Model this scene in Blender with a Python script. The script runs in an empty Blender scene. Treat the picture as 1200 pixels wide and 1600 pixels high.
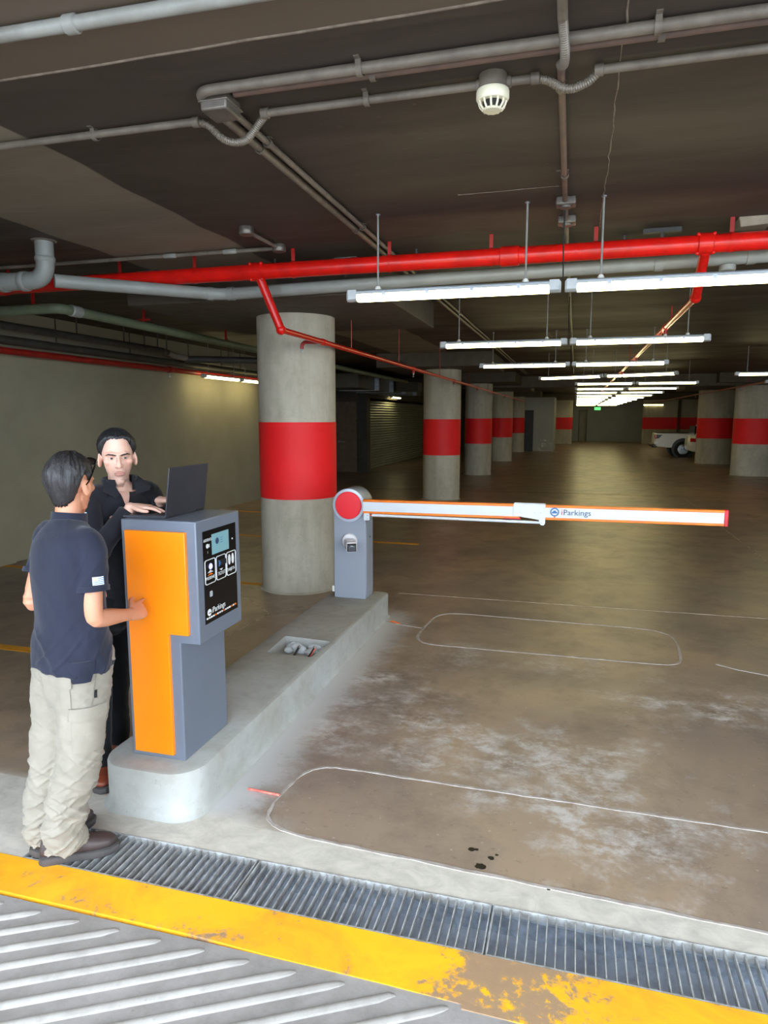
import bpy, bmesh, math, random
from mathutils import Vector, Matrix, noise, Euler
random.seed(7)
PI = math.pi
scene = bpy.context.scene
COL = scene.collection

# ------------------------------------------------------------------ camera, sky, exposure
F_PX = 1060.0                      # focal length in pixels of the 1200 x 1600 frame
PITCH = math.atan(149.0 / F_PX)    # looking slightly down
YAW = math.atan(300.0 / math.hypot(F_PX, 149.0))   # looking to the side of the garage's axis (+Y)
CAM_H = 1.9
cam_data = bpy.data.cameras.new('camera')
cam_data.sensor_fit = 'HORIZONTAL'
cam_data.sensor_width = 36.0
cam_data.lens = F_PX / 1200.0 * 36.0
cam_data.clip_start = 0.05
cam_data.clip_end = 300
cam = bpy.data.objects.new('camera', cam_data)
COL.objects.link(cam)
cam.location = (0, 0, CAM_H)
cam.rotation_euler = (PI / 2 - PITCH, 0, YAW)
scene.camera = cam

world = bpy.data.worlds.new('daylight')
scene.world = world
world.use_nodes = True
bg = world.node_tree.nodes['Background']
bg.inputs['Color'].default_value = (0.74, 0.87, 1.0, 1)
bg.inputs['Strength'].default_value = 9.6

vs = scene.view_settings
scene.display_settings.display_device = 'sRGB'
vs.view_transform = 'Standard'
vs.look = 'None'
vs.gamma = 1.0
vs.use_curve_mapping = False
vs.exposure = 0.0
LAMP_POWER = 16.0

# ------------------------------------------------------------------ materials
def lin(c):
    out = []
    for v in c[:3]:
        v = v / 255.0
        out.append(v / 12.92 if v <= 0.04045 else ((v + 0.055) / 1.055) ** 2.4)
    return (*out, 1.0)

MATS = {}
class NT:
    """small helper around a node tree"""
    def __init__(self, name):
        self.m = bpy.data.materials.new(name)
        self.m.use_nodes = True
        self.t = self.m.node_tree
        self.b = self.t.nodes['Principled BSDF']
        MATS[name] = self.m
    def n(self, kind, **kw):
        nd = self.t.nodes.new(kind)
        for k, v in kw.items():
            if k.startswith('i_'):
                key = k[2:]
                nd.inputs[int(key) if key.isdigit() else key].default_value = v
            else:
                setattr(nd, k, v)
        return nd
    def l(self, a, b):
        self.t.links.new(a, b)
    def pos(self):
        return self.n('ShaderNodeNewGeometry').outputs['Position']
    def obj(self):
        return self.n('ShaderNodeTexCoord').outputs['Object']
    def map(self, vec, scale=(1, 1, 1), loc=(0, 0, 0)):
        mp = self.n('ShaderNodeMapping')
        mp.inputs['Scale'].default_value = scale
        mp.inputs['Location'].default_value = loc
        self.l(vec, mp.inputs['Vector'])
        return mp.outputs['Vector']
    def noise(self, vec, scale, detail=6, rough=0.6, dist=0.0):
        nd = self.n('ShaderNodeTexNoise')
        nd.inputs['Scale'].default_value = scale
        nd.inputs['Detail'].default_value = detail
        nd.inputs['Roughness'].default_value = rough
        nd.inputs['Distortion'].default_value = dist
        self.l(vec, nd.inputs['Vector'])
        return nd.outputs['Fac']
    def ramp(self, fac, lo, hi, a=0.0, b=1.0):
        nd = self.n('ShaderNodeMapRange')
        nd.inputs['From Min'].default_value = lo
        nd.inputs['From Max'].default_value = hi
        nd.inputs['To Min'].default_value = a
        nd.inputs['To Max'].default_value = b
        self.l(fac, nd.inputs['Value'])
        return nd.outputs['Result']
    def math(self, op, a, b=None):
        nd = self.n('ShaderNodeMath', operation=op)
        for i, v in enumerate((a, b)):
            if v is None: continue
            if isinstance(v, (int, float)): nd.inputs[i].default_value = v
            else: self.l(v, nd.inputs[i])
        return nd.outputs[0]
    def mix(self, fac, a, b):
        nd = self.n('ShaderNodeMix', data_type='RGBA')
        for i, v in ((0, fac), (6, a), (7, b)):
            if isinstance(v, (int, float)): nd.inputs[i].default_value = v
            elif isinstance(v, tuple): nd.inputs[i].default_value = v
            else: self.l(v, nd.inputs[i])
        return nd.outputs[2]
    def bump(self, fac, strength=0.2, dist=0.01):
        nd = self.n('ShaderNodeBump')
        nd.inputs['Strength'].default_value = strength
        nd.inputs['Distance'].default_value = dist
        self.l(fac, nd.inputs['Height'])
        self.l(nd.outputs['Normal'], self.b.inputs['Normal'])
    def set(self, color=None, rough=None, metal=None, spec=None):
        for key, v in (('Base Color', color), ('Roughness', rough), ('Metallic', metal), ('Specular IOR Level', spec)):
            if v is None: continue
            if isinstance(v, (int, float, tuple)): self.b.inputs[key].default_value = v
            else: self.l(v, self.b.inputs[key])
        return self.m

def simple(name, c, rough=0.5, metal=0.0, c2=None, ns=6.0, bump=0.0, bscale=40.0, bdist=0.004, stretch=(1, 1, 1), space='obj', spec=0.5, lo=.35, hi=.65):
    """one paint, metal, cloth ... with a little mottling and fine relief"""
    k = NT(name)
    vec = k.obj() if space == 'obj' else k.pos()
    c2 = c2 or tuple(v * 0.86 for v in c)
    f = k.noise(k.map(vec, stretch), ns)
    col = k.mix(k.ramp(f, lo, hi), lin(c), lin(c2))
    rg = k.ramp(k.noise(vec, ns * 2.3), .3, .7, max(0, rough - .03), min(1, rough + .03))
    k.set(col, rg, metal, spec)
    if bump: k.bump(k.noise(vec, bscale, 4), bump, bdist)
    return k.m

def emissive(name, c, strength):
    k = NT(name)
    k.set((0.8, 0.8, 0.75, 1), 0.4)
    k.b.inputs['Emission Color'].default_value = c
    k.b.inputs['Emission Strength'].default_value = strength
    return k.m

# ------------------------------------------------------------------ mesh helpers
ORG = {}                              # world location of every object that carries children
class MB:
    """collects shapes (world coordinates) into ONE mesh"""
    def __init__(self):
        self.v, self.f, self.mi, self.cm = [], [], [], 0
    def add(self, vs_, fs):
        o = len(self.v)
        self.v += [tuple(p) for p in vs_]
        self.f += [tuple(i + o for i in q) for q in fs]
        self.mi += [self.cm] * len(fs)
        return self
    def box(self, a, b, rot=None, piv=None):
        (x0, y0, z0), (x1, y1, z1) = a, b
        x0, x1 = min(x0, x1), max(x0, x1); y0, y1 = min(y0, y1), max(y0, y1); z0, z1 = min(z0, z1), max(z0, z1)
        vs_ = [Vector(p) for p in ((x0, y0, z0), (x1, y0, z0), (x1, y1, z0), (x0, y1, z0), (x0, y0, z1), (x1, y0, z1), (x1, y1, z1), (x0, y1, z1))]
        if rot is not None:
            c = Vector(piv) if piv else Vector(((x0 + x1) / 2, (y0 + y1) / 2, (z0 + z1) / 2))
            vs_ = [c + rot @ (p - c) for p in vs_]
        return self.add(vs_, [(0, 3, 2, 1), (4, 5, 6, 7), (0, 1, 5, 4), (1, 2, 6, 5), (2, 3, 7, 6), (3, 0, 4, 7)])
    def prism(self, poly, z0, z1):
        n = len(poly)
        vs_ = [(x, y, z0) for x, y in poly] + [(x, y, z1) for x, y in poly]
        return self.add(vs_, [tuple(range(n - 1, -1, -1)), tuple(range(n, 2 * n))] + [(i, (i + 1) % n, n + (i + 1) % n, n + i) for i in range(n)])
    def prism_dir(self, poly3, d):
        n = len(poly3); d = Vector(d)
        vs_ = [Vector(p) for p in poly3] + [Vector(p) + d for p in poly3]
        return self.add(vs_, [tuple(range(n - 1, -1, -1)), tuple(range(n, 2 * n))] + [(i, (i + 1) % n, n + (i + 1) % n, n + i) for i in range(n)])
    def loft(self, rings, cap=True, closed=True):
        n = len(rings[0]); vs_ = [p for r in rings for p in r]; fs = []
        for k in range(len(rings) - 1):
            for i in range(n if closed else n - 1):
                j = (i + 1) % n
                fs.append((k * n + i, k * n + j, (k + 1) * n + j, (k + 1) * n + i))
        if cap:
            fs.append(tuple(range(n - 1, -1, -1))); m = (len(rings) - 1) * n
            fs.append(tuple(range(m, m + n)))
        return self.add(vs_, fs)
    def tube(self, pts, r, n=12, cap=True, round_ends=False):
        pts = [Vector(p) for p in pts]
        rs = r if isinstance(r, (list, tuple)) else [r] * len(pts)
        rings = []
        up = None
        for i, p in enumerate(pts):
            a = pts[max(i - 1, 0)]; b = pts[min(i + 1, len(pts) - 1)]
            t = (b - a).normalized()
            if up is None:
                up = Vector((0, 0, 1)) if abs(t.z) < .9 else Vector((1, 0, 0))
            s = t.cross(up)
            if s.length < 1e-6: s = t.orthogonal()
            s.normalize(); w = s.cross(t).normalized(); up = w
            k = 1.0
            if 0 < i < len(pts) - 1:                   # keep the bore constant through mitres
                c = (pts[i] - a).normalized().dot((b - pts[i]).normalized())
                k = 1.0 / max(.5, math.sqrt(max(.2, (1 + c) / 2)))
            rr = rs[i]
            rings.append([p + (s * math.cos(2 * PI * q / n) + w * math.sin(2 * PI * q / n)) * rr for q in range(n)])
        return self.loft(rings, cap)
    def lathe(self, prof, c=(0, 0, 0), axis='z', n=32, cap=True):
        rings = []
        for r, h in prof:
            ring = []
            for q in range(n):
                a = 2 * PI * q / n
                x, y = r * math.cos(a), r * math.sin(a)
                if axis == 'z': p = (c[0] + x, c[1] + y, c[2] + h)
                elif axis == 'y': p = (c[0] + x, c[1] + h, c[2] - y)
                else: p = (c[0] + h, c[1] + x, c[2] + y)
                ring.append(p)
            rings.append(ring)
        return self.loft(rings, cap)
    def ball(self, c, r, n=12, m=8):
        c = Vector(c); r = (r, r, r) if isinstance(r, (int, float)) else r
        rings = []
        for k in range(m + 1):
            a = -PI / 2 + PI * k / m
            ca = max(math.cos(a), 1e-3)
            rings.append([(c.x + r[0] * ca * math.cos(2 * PI * q / n), c.y + r[1] * ca * math.sin(2 * PI * q / n), c.z + r[2] * math.sin(a)) for q in range(n)])
        return self.loft(rings)
    def build(self, name, mat, parent=None, org=None, smooth=True, bevel=0.0, segs=2, angle=35):
        """link as one mesh object; coordinates become relative to the parent (or to org)"""
        if parent is not None: o0 = Vector(ORG[parent.name])
        elif org is not None: o0 = Vector(org)
        else: o0 = Vector((0, 0, 0))
        me = bpy.data.meshes.new(name)
        me.from_pydata([tuple(Vector(p) - o0) for p in self.v], [], self.f)
        mats = mat if isinstance(mat, (list, tuple)) else [mat]
        for m in mats: me.materials.append(MATS[m] if isinstance(m, str) else m)
        if len(mats) > 1:
            for p, i in zip(me.polygons, self.mi): p.material_index = i
        bm = bmesh.new(); bm.from_mesh(me); bmesh.ops.recalc_face_normals(bm, faces=bm.faces); bm.to_mesh(me); bm.free()
        if smooth:
            for p in me.polygons: p.use_smooth = True
            me.set_sharp_from_angle(angle=math.radians(angle))
        o = bpy.data.objects.new(name, me)
        COL.objects.link(o)
        if parent is not None: o.parent = parent
        else: o.location = o0
        ORG[o.name] = tuple(o0)
        if bevel:
            b = o.modifiers.new('edge', 'BEVEL'); b.width = bevel; b.segments = segs; b.limit_method = 'ANGLE'; b.angle_limit = math.radians(40)
        return o

def tag(o, label=None, cat=None, group=None, kind=None):
    if label: o['label'] = label
    if cat: o['category'] = cat
    if group: o['group'] = group
    if kind: o['kind'] = kind
    return o

def thing(name, loc, label, cat, group=None):
    o = bpy.data.objects.new(name, None)
    o.empty_display_size = .1
    COL.objects.link(o); o.location = loc
    ORG[o.name] = tuple(loc)
    return tag(o, label, cat, group)

def copy_tree(o, parent=None):
    c = o.copy(); COL.objects.link(c); c.parent = parent
    for ch in o.children: copy_tree(ch, c)
    ORG[c.name] = ORG[o.name]
    return c

def struct(name, mb, mat, **kw):
    return tag(mb.build(name, mat, **kw), kind='structure')

def arc(c, r, a0, a1, n=8):
    return [(c[0] + r * math.cos(a0 + (a1 - a0) * i / n), c[1] + r * math.sin(a0 + (a1 - a0) * i / n)) for i in range(n + 1)]

def rrect(x0, y0, x1, y1, r, n=6):
    return arc((x1 - r, y0 + r), r, -PI / 2, 0, n) + arc((x1 - r, y1 - r), r, 0, PI / 2, n) + arc((x0 + r, y1 - r), r, PI / 2, PI, n) + arc((x0 + r, y0 + r), r, PI, 1.5 * PI, n)

def bend(pts, r, n=5):
    """round the corners of a 3D polyline"""
    P = [Vector(p) for p in pts]; out = [P[0]]
    for i in range(1, len(P) - 1):
        a = (P[i - 1] - P[i]); b = (P[i + 1] - P[i])
        k = min(r, a.length * .45, b.length * .45)
        p0 = P[i] + a.normalized() * k; p1 = P[i] + b.normalized() * k
        for q in range(n + 1):
            t = q / n
            out.append(p0 * (1 - t) ** 2 + P[i] * 2 * t * (1 - t) + p1 * t * t)
    out.append(P[-1])
    return out

def text_mesh(body, size, name, mat, parent, M, extrude=0.0004, align='LEFT', xscale=1.0):
    """flat lettering as a mesh; M places the text plane (x along the line, y up) in world space"""
    cu = bpy.data.curves.new(name, 'FONT'); cu.body = body; cu.size = size; cu.extrude = extrude; cu.align_x = align
    cu.resolution_u = 3
    t = bpy.data.objects.new(name, cu); COL.objects.link(t)
    dg = bpy.context.evaluated_depsgraph_get()
    me = bpy.data.meshes.new_from_object(t.evaluated_get(dg))
    bpy.data.objects.remove(t)
    me.name = name
    o0 = Vector(ORG[parent.name])
    S = Matrix.Diagonal((xscale, 1, 1, 1))
    me.transform(Matrix.Translation(-o0) @ M @ S)
    me.materials.clear(); me.materials.append(MATS[mat])
    o = bpy.data.objects.new(name, me); COL.objects.link(o); o.parent = parent
    ORG[o.name] = tuple(o0)
    return o

def frame(origin, xa, ya):
    """matrix whose x and y axes are xa, ya"""
    xa = Vector(xa).normalized(); ya = Vector(ya).normalized(); za = xa.cross(ya)
    m = Matrix((xa, ya, za)).transposed().to_4x4(); m.translation = Vector(origin)
    return m
ORD = ['first', 'second', 'third', 'fourth', 'fifth', 'sixth', 'seventh', 'eighth', 'ninth', 'tenth', 'eleventh', 'twelfth', 'thirteenth', 'fourteenth', 'fifteenth', 'sixteenth']
# ------------------------------------------------------------------ the materials of the place
def make_floor():
    k = NT('garage_floor')
    P = k.pos()
    sep = k.n('ShaderNodeSeparateXYZ'); k.l(P, sep.inputs[0])
    x, y = sep.outputs[0], sep.outputs[1]
    big = k.noise(k.map(P, (1, .8, 1)), .6, 5, .6, .6)
    mid = k.noise(k.map(P, (1, 1, 1)), 1.9, 10, .72, .25)
    fine = k.noise(k.map(P, (.9, 1.2, 1)), 9, 8, .7, .5)
    base = k.mix(k.ramp(big, .38, .62), lin((132, 116, 104)), lin((160, 136, 112)))
    base = k.mix(k.ramp(mid, .46, .70, 0, .8), base, lin((108, 93, 83)))
    base = k.mix(k.ramp(fine, .5, .75, 0, .35), base, lin((150, 134, 118)))
    spk = k.noise(P, 34, 3, .6)
    base = k.mix(k.ramp(spk, .66, .72, 0, .5), base, lin((186, 176, 164)))
    spd = k.noise(k.map(P, (1, 1, 1), (5, 5, 0)), 22, 4, .7)
    base = k.mix(k.ramp(spd, .60, .72, 0, .45), base, lin((74, 60, 52)))
    # chalky cement bloom: in broken patches over the near lane
    pat = k.noise(k.map(P, (1.0, 1.1, 1), (3.7, 1.1, 0)), .9, 10, .68, .15)
    pat2 = k.noise(k.map(P, (1, 1.3, 1)), 6.0, 10, .78, .15)
    near = k.math('MULTIPLY', k.ramp(y, 6.2, 4.6), k.ramp(x, -1.9, -1.55))
    bloom = k.math('MULTIPLY', k.ramp(pat, .50, .60), k.ramp(pat2, .44, .60))
    bloom = k.math('MULTIPLY', bloom, near)
    base = k.mix(k.math('MULTIPLY', bloom, .85), base, lin((196, 189, 184)))
    # cement dust along the new island
    edge = k.math('MULTIPLY', k.ramp(x, -1.22, -1.62), k.ramp(y, 6.6, 6.0))
    edge = k.math('MULTIPLY', edge, k.ramp(x, -2.0, -1.9))
    dust = k.math('MULTIPLY', edge, k.ramp(k.math('ADD', k.math('MULTIPLY', pat2, .65), k.math('MULTIPLY', edge, .42)), .40, .62))
    base = k.mix(k.math('MULTIPLY', dust, .9), base, lin((196, 194, 194)))
    # smooth newer concrete next to the drain
    wob = k.math('ADD', y, k.math('MULTIPLY', k.math('ADD', mid, -.5), .05))
    tilt = k.math('ADD', wob, k.math('MULTIPLY', x, .045))
    apron = k.math('MULTIPLY', k.ramp(tilt, 2.615, 2.60), 1.0)
    apl = k.math('MULTIPLY', k.ramp(k.math('ADD', wob, k.math('MULTIPLY', mid, .15)), 2.86, 2.72), k.ramp(x, -1.15, -1.35))
    apron = k.math('MAXIMUM', apron, apl)
    acol = k.mix(k.ramp(fine, .4, .65), lin((200, 191, 178)), lin((176, 168, 156)))
    base = k.mix(apron, base, acol)
    rg = k.math('ADD', k.ramp(mid, .3, .7, .30, .42), k.math('MULTIPLY', bloom, .3))
    rg = k.math('ADD', rg, k.math('MULTIPLY', apron, .3))
    k.set(base, rg, 0, .5)
    k.bump(k.math('ADD', fine, k.math('MULTIPLY', mid, 1.0)), .05, .004)
make_floor()

def make_concrete(name, a, b, stain=None, vertical=True, rough=.8, space='pos', sc=1.0):
    k = NT(name)
    P = k.pos() if space == 'pos' else k.obj()
    s = (2.2 * sc, 2.2 * sc, .5 * sc) if vertical else (sc, sc, sc)
    n1 = k.noise(k.map(P, s), 1.6, 7, .65, .4)
    n2 = k.noise(P, 7 * sc, 8, .7)
    n3 = k.noise(P, 38 * sc, 5, .6)
    col = k.mix(k.ramp(n1, .36, .66), lin(a), lin(b))
    col = k.mix(k.ramp(n2, .48, .78, 0, .5), col, lin(stain or tuple(v * .8 for v in b)))
    col = k.mix(k.ramp(n3, .66, .72, 0, .35), col, lin(tuple(v * .62 for v in b)))
    k.set(col, k.ramp(n2, .3, .7, rough - .1, min(1, rough + .1)), 0, .35)
    k.bump(k.math('ADD', n3, n2), .22, .004)
make_concrete('column_concrete', (194, 186, 168), (170, 162, 144), (150, 140, 120))
make_concrete('island_concrete', (172, 171, 167), (155, 152, 143), (140, 133, 118), vertical=False, sc=1.3)
make_concrete('ramp_concrete', (150, 143, 138), (122, 115, 109), (104, 97, 92), vertical=False, sc=1.5)
make_concrete('ridge_concrete', (166, 160, 153), (144, 137, 130), vertical=False, sc=2)
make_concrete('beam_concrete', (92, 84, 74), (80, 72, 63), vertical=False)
make_concrete('trough_concrete', (182, 186, 194), (146, 148, 156), (104, 104, 108), vertical=False, rough=.45, sc=2)
make_concrete('raw_concrete', (158, 150, 134), (134, 126, 110), vertical=True)

def make_ceiling():
    k = NT('ceiling_paint')
    P = k.pos()
    sep = k.n('ShaderNodeSeparateXYZ'); k.l(P, sep.inputs[0])
    x, y = sep.outputs[0], sep.outputs[1]
    n1 = k.noise(k.map(P, (.5, 1.6, 1)), 1.3, 7, .6, .5)
    n2 = k.noise(P, 14, 6, .65)
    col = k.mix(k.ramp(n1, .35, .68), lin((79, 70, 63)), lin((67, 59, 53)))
    col = k.mix(k.ramp(n2, .68, .74, 0, .25), col, lin((130, 118, 104)))
    # an older, paler coat left as a strip with a ragged edge, and the pale lintel by the entrance
    jag = k.math('MULTIPLY', k.math('ADD', k.noise(k.map(P, (0, 1, 0)), 1.7, 1, .3), -.5), .10)
    xs = k.math('ADD', x, jag)
    strip = k.math('MULTIPLY', k.ramp(xs, -2.63, -2.645), k.ramp(xs, -3.85, -3.83))
    pale = k.mix(k.ramp(n1, .35, .68), lin((140, 130, 114)), lin((124, 115, 101)))
    col = k.mix(strip, col, pale)
    lint = k.ramp(y, 2.45, 2.44)
    col = k.mix(k.math('MULTIPLY', lint, .4), col, lin((142, 126, 108)))
    k.set(col, k.ramp(n1, .3, .7, .55, .75), 0, .35)
    k.bump(k.math('ADD', k.math('MULTIPLY', n1, 2), n2), .16, .004)
make_ceiling()

def make_yellow():
    k = NT('yellow_kerb_paint')
    P = k.pos()
    n1 = k.noise(k.map(P, (1, 1.4, 1)), 2.3, 8, .66, .6)
    n2 = k.noise(P, 24, 7, .7, .3)
    sep = k.n('ShaderNodeSeparateXYZ'); k.l(P, sep.inputs[0])
    x = sep.outputs[0]
    yel = k.mix(k.ramp(n1, .4, .65), lin((240, 174, 30)), lin((222, 148, 36)))
    grey = k.mix(n2, lin((150, 128, 108)), lin((118, 104, 94)))
    spot = k.math('MULTIPLY', k.ramp(x, -.52, -.28), k.ramp(x, .22, -.02))
    spot2 = k.math('MULTIPLY', k.ramp(x, -1.75, -1.5), k.ramp(x, -1.0, -1.3))
    a = k.math('ADD', k.math('MULTIPLY', n1, .55), k.math('MULTIPLY', n2, .45))
    a = k.math('ADD', a, k.math('MULTIPLY', spot, .13))
    a = k.math('ADD', a, k.math('MULTIPLY', spot2, .05))
    worn = k.ramp(a, .575, .63)
    k.set(k.mix(k.math('MULTIPLY', worn, .85), yel, grey), k.ramp(n1, .3, .7, .4, .6), 0, .4)
    k.bump(k.math('ADD', n2, k.math('MULTIPLY', worn, -.6)), .25, .004)
make_yellow()

simple('wall_paint', (168, 160, 136), .75, c2=(158, 150, 127), ns=1.2, bump=.06, space='pos')
simple('pale_wall', (172, 172, 162), .7, c2=(160, 160, 150), ns=1.0, space='pos')
simple('far_wall', (150, 152, 146), .7, c2=(138, 140, 134), ns=.8, space='pos')
simple('red_band_paint', (244, 22, 28), .62, c2=(234, 18, 24), ns=2.5, bump=.05, space='pos')
simple('red_pipe_paint', (226, 24, 16), .3, c2=(196, 20, 14), ns=7, bump=.05, space='pos')
simple('dull_red_paint', (170, 30, 24), .42, c2=(140, 26, 22), ns=7, space='pos')
simple('grey_pipe_plastic', (150, 152, 146), .42, c2=(138, 140, 134), ns=5, space='pos')
simple('green_pipe_plastic', (108, 122, 92), .5, c2=(94, 102, 84), ns=4, space='pos')
simple('dark_pipe', (72, 70, 64), .55, c2=(60, 58, 54), space='pos')
simple('conduit_paint', (122, 113, 101), .5, c2=(98, 89, 80), ns=9, bump=.06, space='pos')
simple('pale_conduit', (150, 150, 144), .45, c2=(128, 126, 119), ns=6, space='pos')
simple('rusty_conduit', (122, 96, 84), .55, c2=(100, 84, 76), ns=9, space='pos')
simple('flex_steel', (132, 124, 113), .42, .35, c2=(122, 112, 100), ns=30, space='pos')
simple('cast_box', (128, 122, 114), .42, .5, c2=(108, 100, 92), ns=12, space='pos')
simple('galvanised', (186, 194, 206), .36, .5, c2=(140, 146, 154), ns=18, space='pos')
simple('grate_steel', (176, 176, 176), .45, .15, c2=(134, 130, 124), ns=22, bump=.1, bscale=120, space='pos')
simple('white_plastic', (236, 234, 226), .35, c2=(226, 222, 212), ns=5)
simple('cream_plastic', (238, 232, 206), .35, c2=(228, 220, 192), ns=5)
simple('slot_dark', (40, 38, 34), .6)
simple('lamp_housing', (170, 176, 178), .35, c2=(158, 164, 168))
simple('lamp_cap', (196, 200, 200), .25)
simple('kiosk_grey', (108, 114, 126), .36, 0, c2=(105, 111, 123), ns=2)
simple('gate_grey', (142, 147, 158), .38, 0, c2=(138, 143, 154), ns=2)
simple('gate_head_rim', (196, 204, 218), .3, .2)
simple('kiosk_orange', (255, 138, 8), .38, c2=(250, 130, 6), ns=2)
simple('panel_black', (14, 14, 16), .12, c2=(18, 18, 20))
simple('print_white', (232, 232, 230), .5)
simple('print_orange', (236, 120, 30), .5)
simple('print_navy', (52, 74, 110), .5)
simple('print_blue', (70, 120, 178), .5)
simple('gate_red', (236, 36, 48), .42, c2=(228, 40, 52), ns=4)
simple('boom_white', (208, 212, 218), .4, c2=(202, 206, 212), ns=5)
simple('boom_orange', (248, 128, 24), .4)
simple('boom_red', (214, 24, 40), .4)
simple('camera_white', (232, 228, 232), .35)
simple('lens_black', (14, 14, 16), .12)
simple('lens_glass', (70, 72, 78), .08)
simple('laptop_shell', (74, 74, 82), .38, .55, c2=(68, 68, 76), ns=3)
simple('laptop_dark', (30, 32, 38), .4)
simple('laptop_keys', (20, 20, 24), .5)
simple('screen_black', (10, 10, 14), .1)
simple('loop_sealant', (178, 168, 160), .7, c2=(146, 134, 125), ns=14, bump=.15, space='pos')
simple('joint_line', (196, 182, 166), .8, c2=(140, 124, 108), ns=9, space='pos', lo=.4, hi=.6)
simple('dark_joint', (58, 48, 40), .8, space='pos')
simple('yellow_line_paint', (232, 160, 28), .55, c2=(206, 140, 30), ns=4, space='pos')
simple('oil_stain', (20, 16, 13), .35, space='pos')
simple('red_wire', (206, 66, 62), .5, c2=(226, 130, 110), ns=40)
simple('orange_wire', (236, 110, 50), .5)
simple('black_cable', (28, 28, 30), .5)
simple('plaster', (206, 208, 212), .85, c2=(176, 178, 180), ns=12, bump=.3, space='pos')
simple('shutter_steel', (160, 162, 142), .45, .1, c2=(146, 148, 128), ns=3, space='pos')
simple('dark_steel', (72, 70, 66), .5, .2, space='pos')
simple('brown_door', (120, 98, 80), .6, space='pos')
simple('dark_door', (52, 54, 58), .6, space='pos')
simple('car_white', (240, 242, 242), .25, c2=(236, 238, 238))
simple('car_trim', (26, 27, 29), .4)
simple('car_glass', (22, 26, 30), .06)
simple('tyre_rubber', (24, 24, 25), .8, bump=.1)
simple('alloy', (188, 190, 194), .28, .85)
simple('tail_red', (206, 14, 22), .18)
simple('crack_dust', (150, 138, 122), .8, c2=(118, 106, 94), ns=20, space='pos')
simple('yellow_steel', (200, 170, 50), .5, space='pos')
emissive('tube_glow', (1.0, 0.88, 0.42, 1), LAMP_POWER)
emissive('kiosk_screen', (0.28, 0.60, 0.68, 1), 0.35)
MATS['kiosk_screen'].node_tree.nodes['Principled BSDF'].inputs['Base Color'].default_value = (.10, .18, .2, 1)
emissive('button_blue', (0.10, 0.08, 1.0, 1), 1.3)
emissive('exit_green', (0.05, 0.9, 0.2, 1), 1.2)
# ------------------------------------------------------------------ the setting
ZC = 3.25            # ceiling
KH = 0.235           # height of the traffic island
GY0, GY1 = 2.185, 2.455      # the drain across the entrance
X0, X1 = -12.0, 11.0
YB = 55.6

m = MB(); m.box((X0, GY1, -.3), (X1, YB, 0))
floor = struct('floor', m, 'garage_floor', smooth=False)
m = MB(); m.box((X0, -.35, ZC), (X1, YB, ZC + .3))  # unseen edge behind the camera, placed to set the daylight on ramp and floor
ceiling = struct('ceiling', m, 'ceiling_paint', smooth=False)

# ramp outside: level in front of the drain, then climbing away behind the camera
m = MB()
ys = [(1.975, 0.0), (1.2, 0.0), (0.0, .03), (-14.0, .6)]
rings = [[(X0, y, z), (X1, y, z), (X1, y, z - .4), (X0, y, z - .4)] for y, z in ys]
m.loft(rings)
ramp = struct('floor_ramp', m, 'ramp_concrete', smooth=False)
ramp['label'] = 'grey ribbed concrete ramp in front of the yellow strip'
# each raised rib of the ramp is a part of it
ENDS = [(-2.30, 1.942), (-2.05, 1.942), (-1.80, 1.942), (-1.545, 1.942), (-1.368, 1.940), (-1.189, 1.944), (-1.02, 1.940), (-.842, 1.941), (-.667, 1.940), (-.50, 1.942), (-.333, 1.935)]
ENDS = [(-2.28 + .1775 * i, 1.941) for i in range(12)]
for ex, ey in ENDS:
    d = Vector((-.872, -.49, 0)); rings = []
    L = 1.5
    a = Vector((ex, ey, 0)); s = Vector((d.y, -d.x, 0))
    for t, h, w in ((0, .001, .006), (.02, .007, .013), (.06, .011, .0165), (L * .5, .012, .0175), (L - .05, .010, .016), (L, .001, .006)):
        c = a + d * t
        jit = Vector((0, 0, 0)) if t == 0 else s * random.uniform(-.003, .003)
        rings.append([c + jit + s * (w * math.cos(q)) + Vector((0, 0, h * math.sin(q) - (.004 if q in (0, PI) else 0))) for q in (0, PI * .2, PI * .4, PI * .6, PI * .8, PI)])
    MB().loft(rings).build('ramp_rib', 'ridge_concrete', ramp)

# painted strip between ramp and drain
m = MB()
top = [(-6, 1.985), (-2.17, 1.992), (-1.29, 1.99), (-1.0, 1.978), (-.55, 1.972), (-.29, 1.963), (-.286, 1.945), (.05, 1.94), (.36, 1.935), (.362, 1.95), (3.8, 1.95), (3.8, GY0), (-6, GY0)]
m.prism(top, -.3, .004)
tag(m.build('floor_strip', 'yellow_kerb_paint', smooth=False), 'worn yellow painted strip along the drain grates', kind='structure')

# drain trough below the grates
m = MB(); m.box((X0, GY0, -.32), (X1, GY1, -.12)); struct('floor_trough', m, 'trough_concrete', smooth=False)

# left wall: two planes, ends in a pier; then a set-back row of shutters
m = MB(); m.box((-7.25, 7.1, 0), (-7.05, 14.9, ZC)); struct('wall_left', m, 'wall_paint', smooth=False)
m = MB(); m.box((-7.25, 1.4, 0), (-7.0, 7.1, ZC)); struct('wall_left_front', m, 'wall_paint', smooth=False)
m = MB(); m.box((-7.25, 14.9, 0), (-6.98, 15.35, ZC)); struct('wall_left_pier', m, 'raw_concrete', smooth=False)
m = MB(); m.box((X0, 1.4, 0), (X0 + .2, YB, ZC)); struct('wall_left_recess', m, 'wall_paint', smooth=False)  # outer wall added out of view to stop sky light leaking in
m = MB(); m.box((X0, 22.4, 0), (-7.75, 22.6, ZC)); struct('wall_left_cross', m, 'raw_concrete', smooth=False)
m = MB(); m.box((-7.2, 22.3, 0), (-6.87, 22.75, ZC)); struct('wall_left_corner', m, 'dark_steel', smooth=False)
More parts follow.
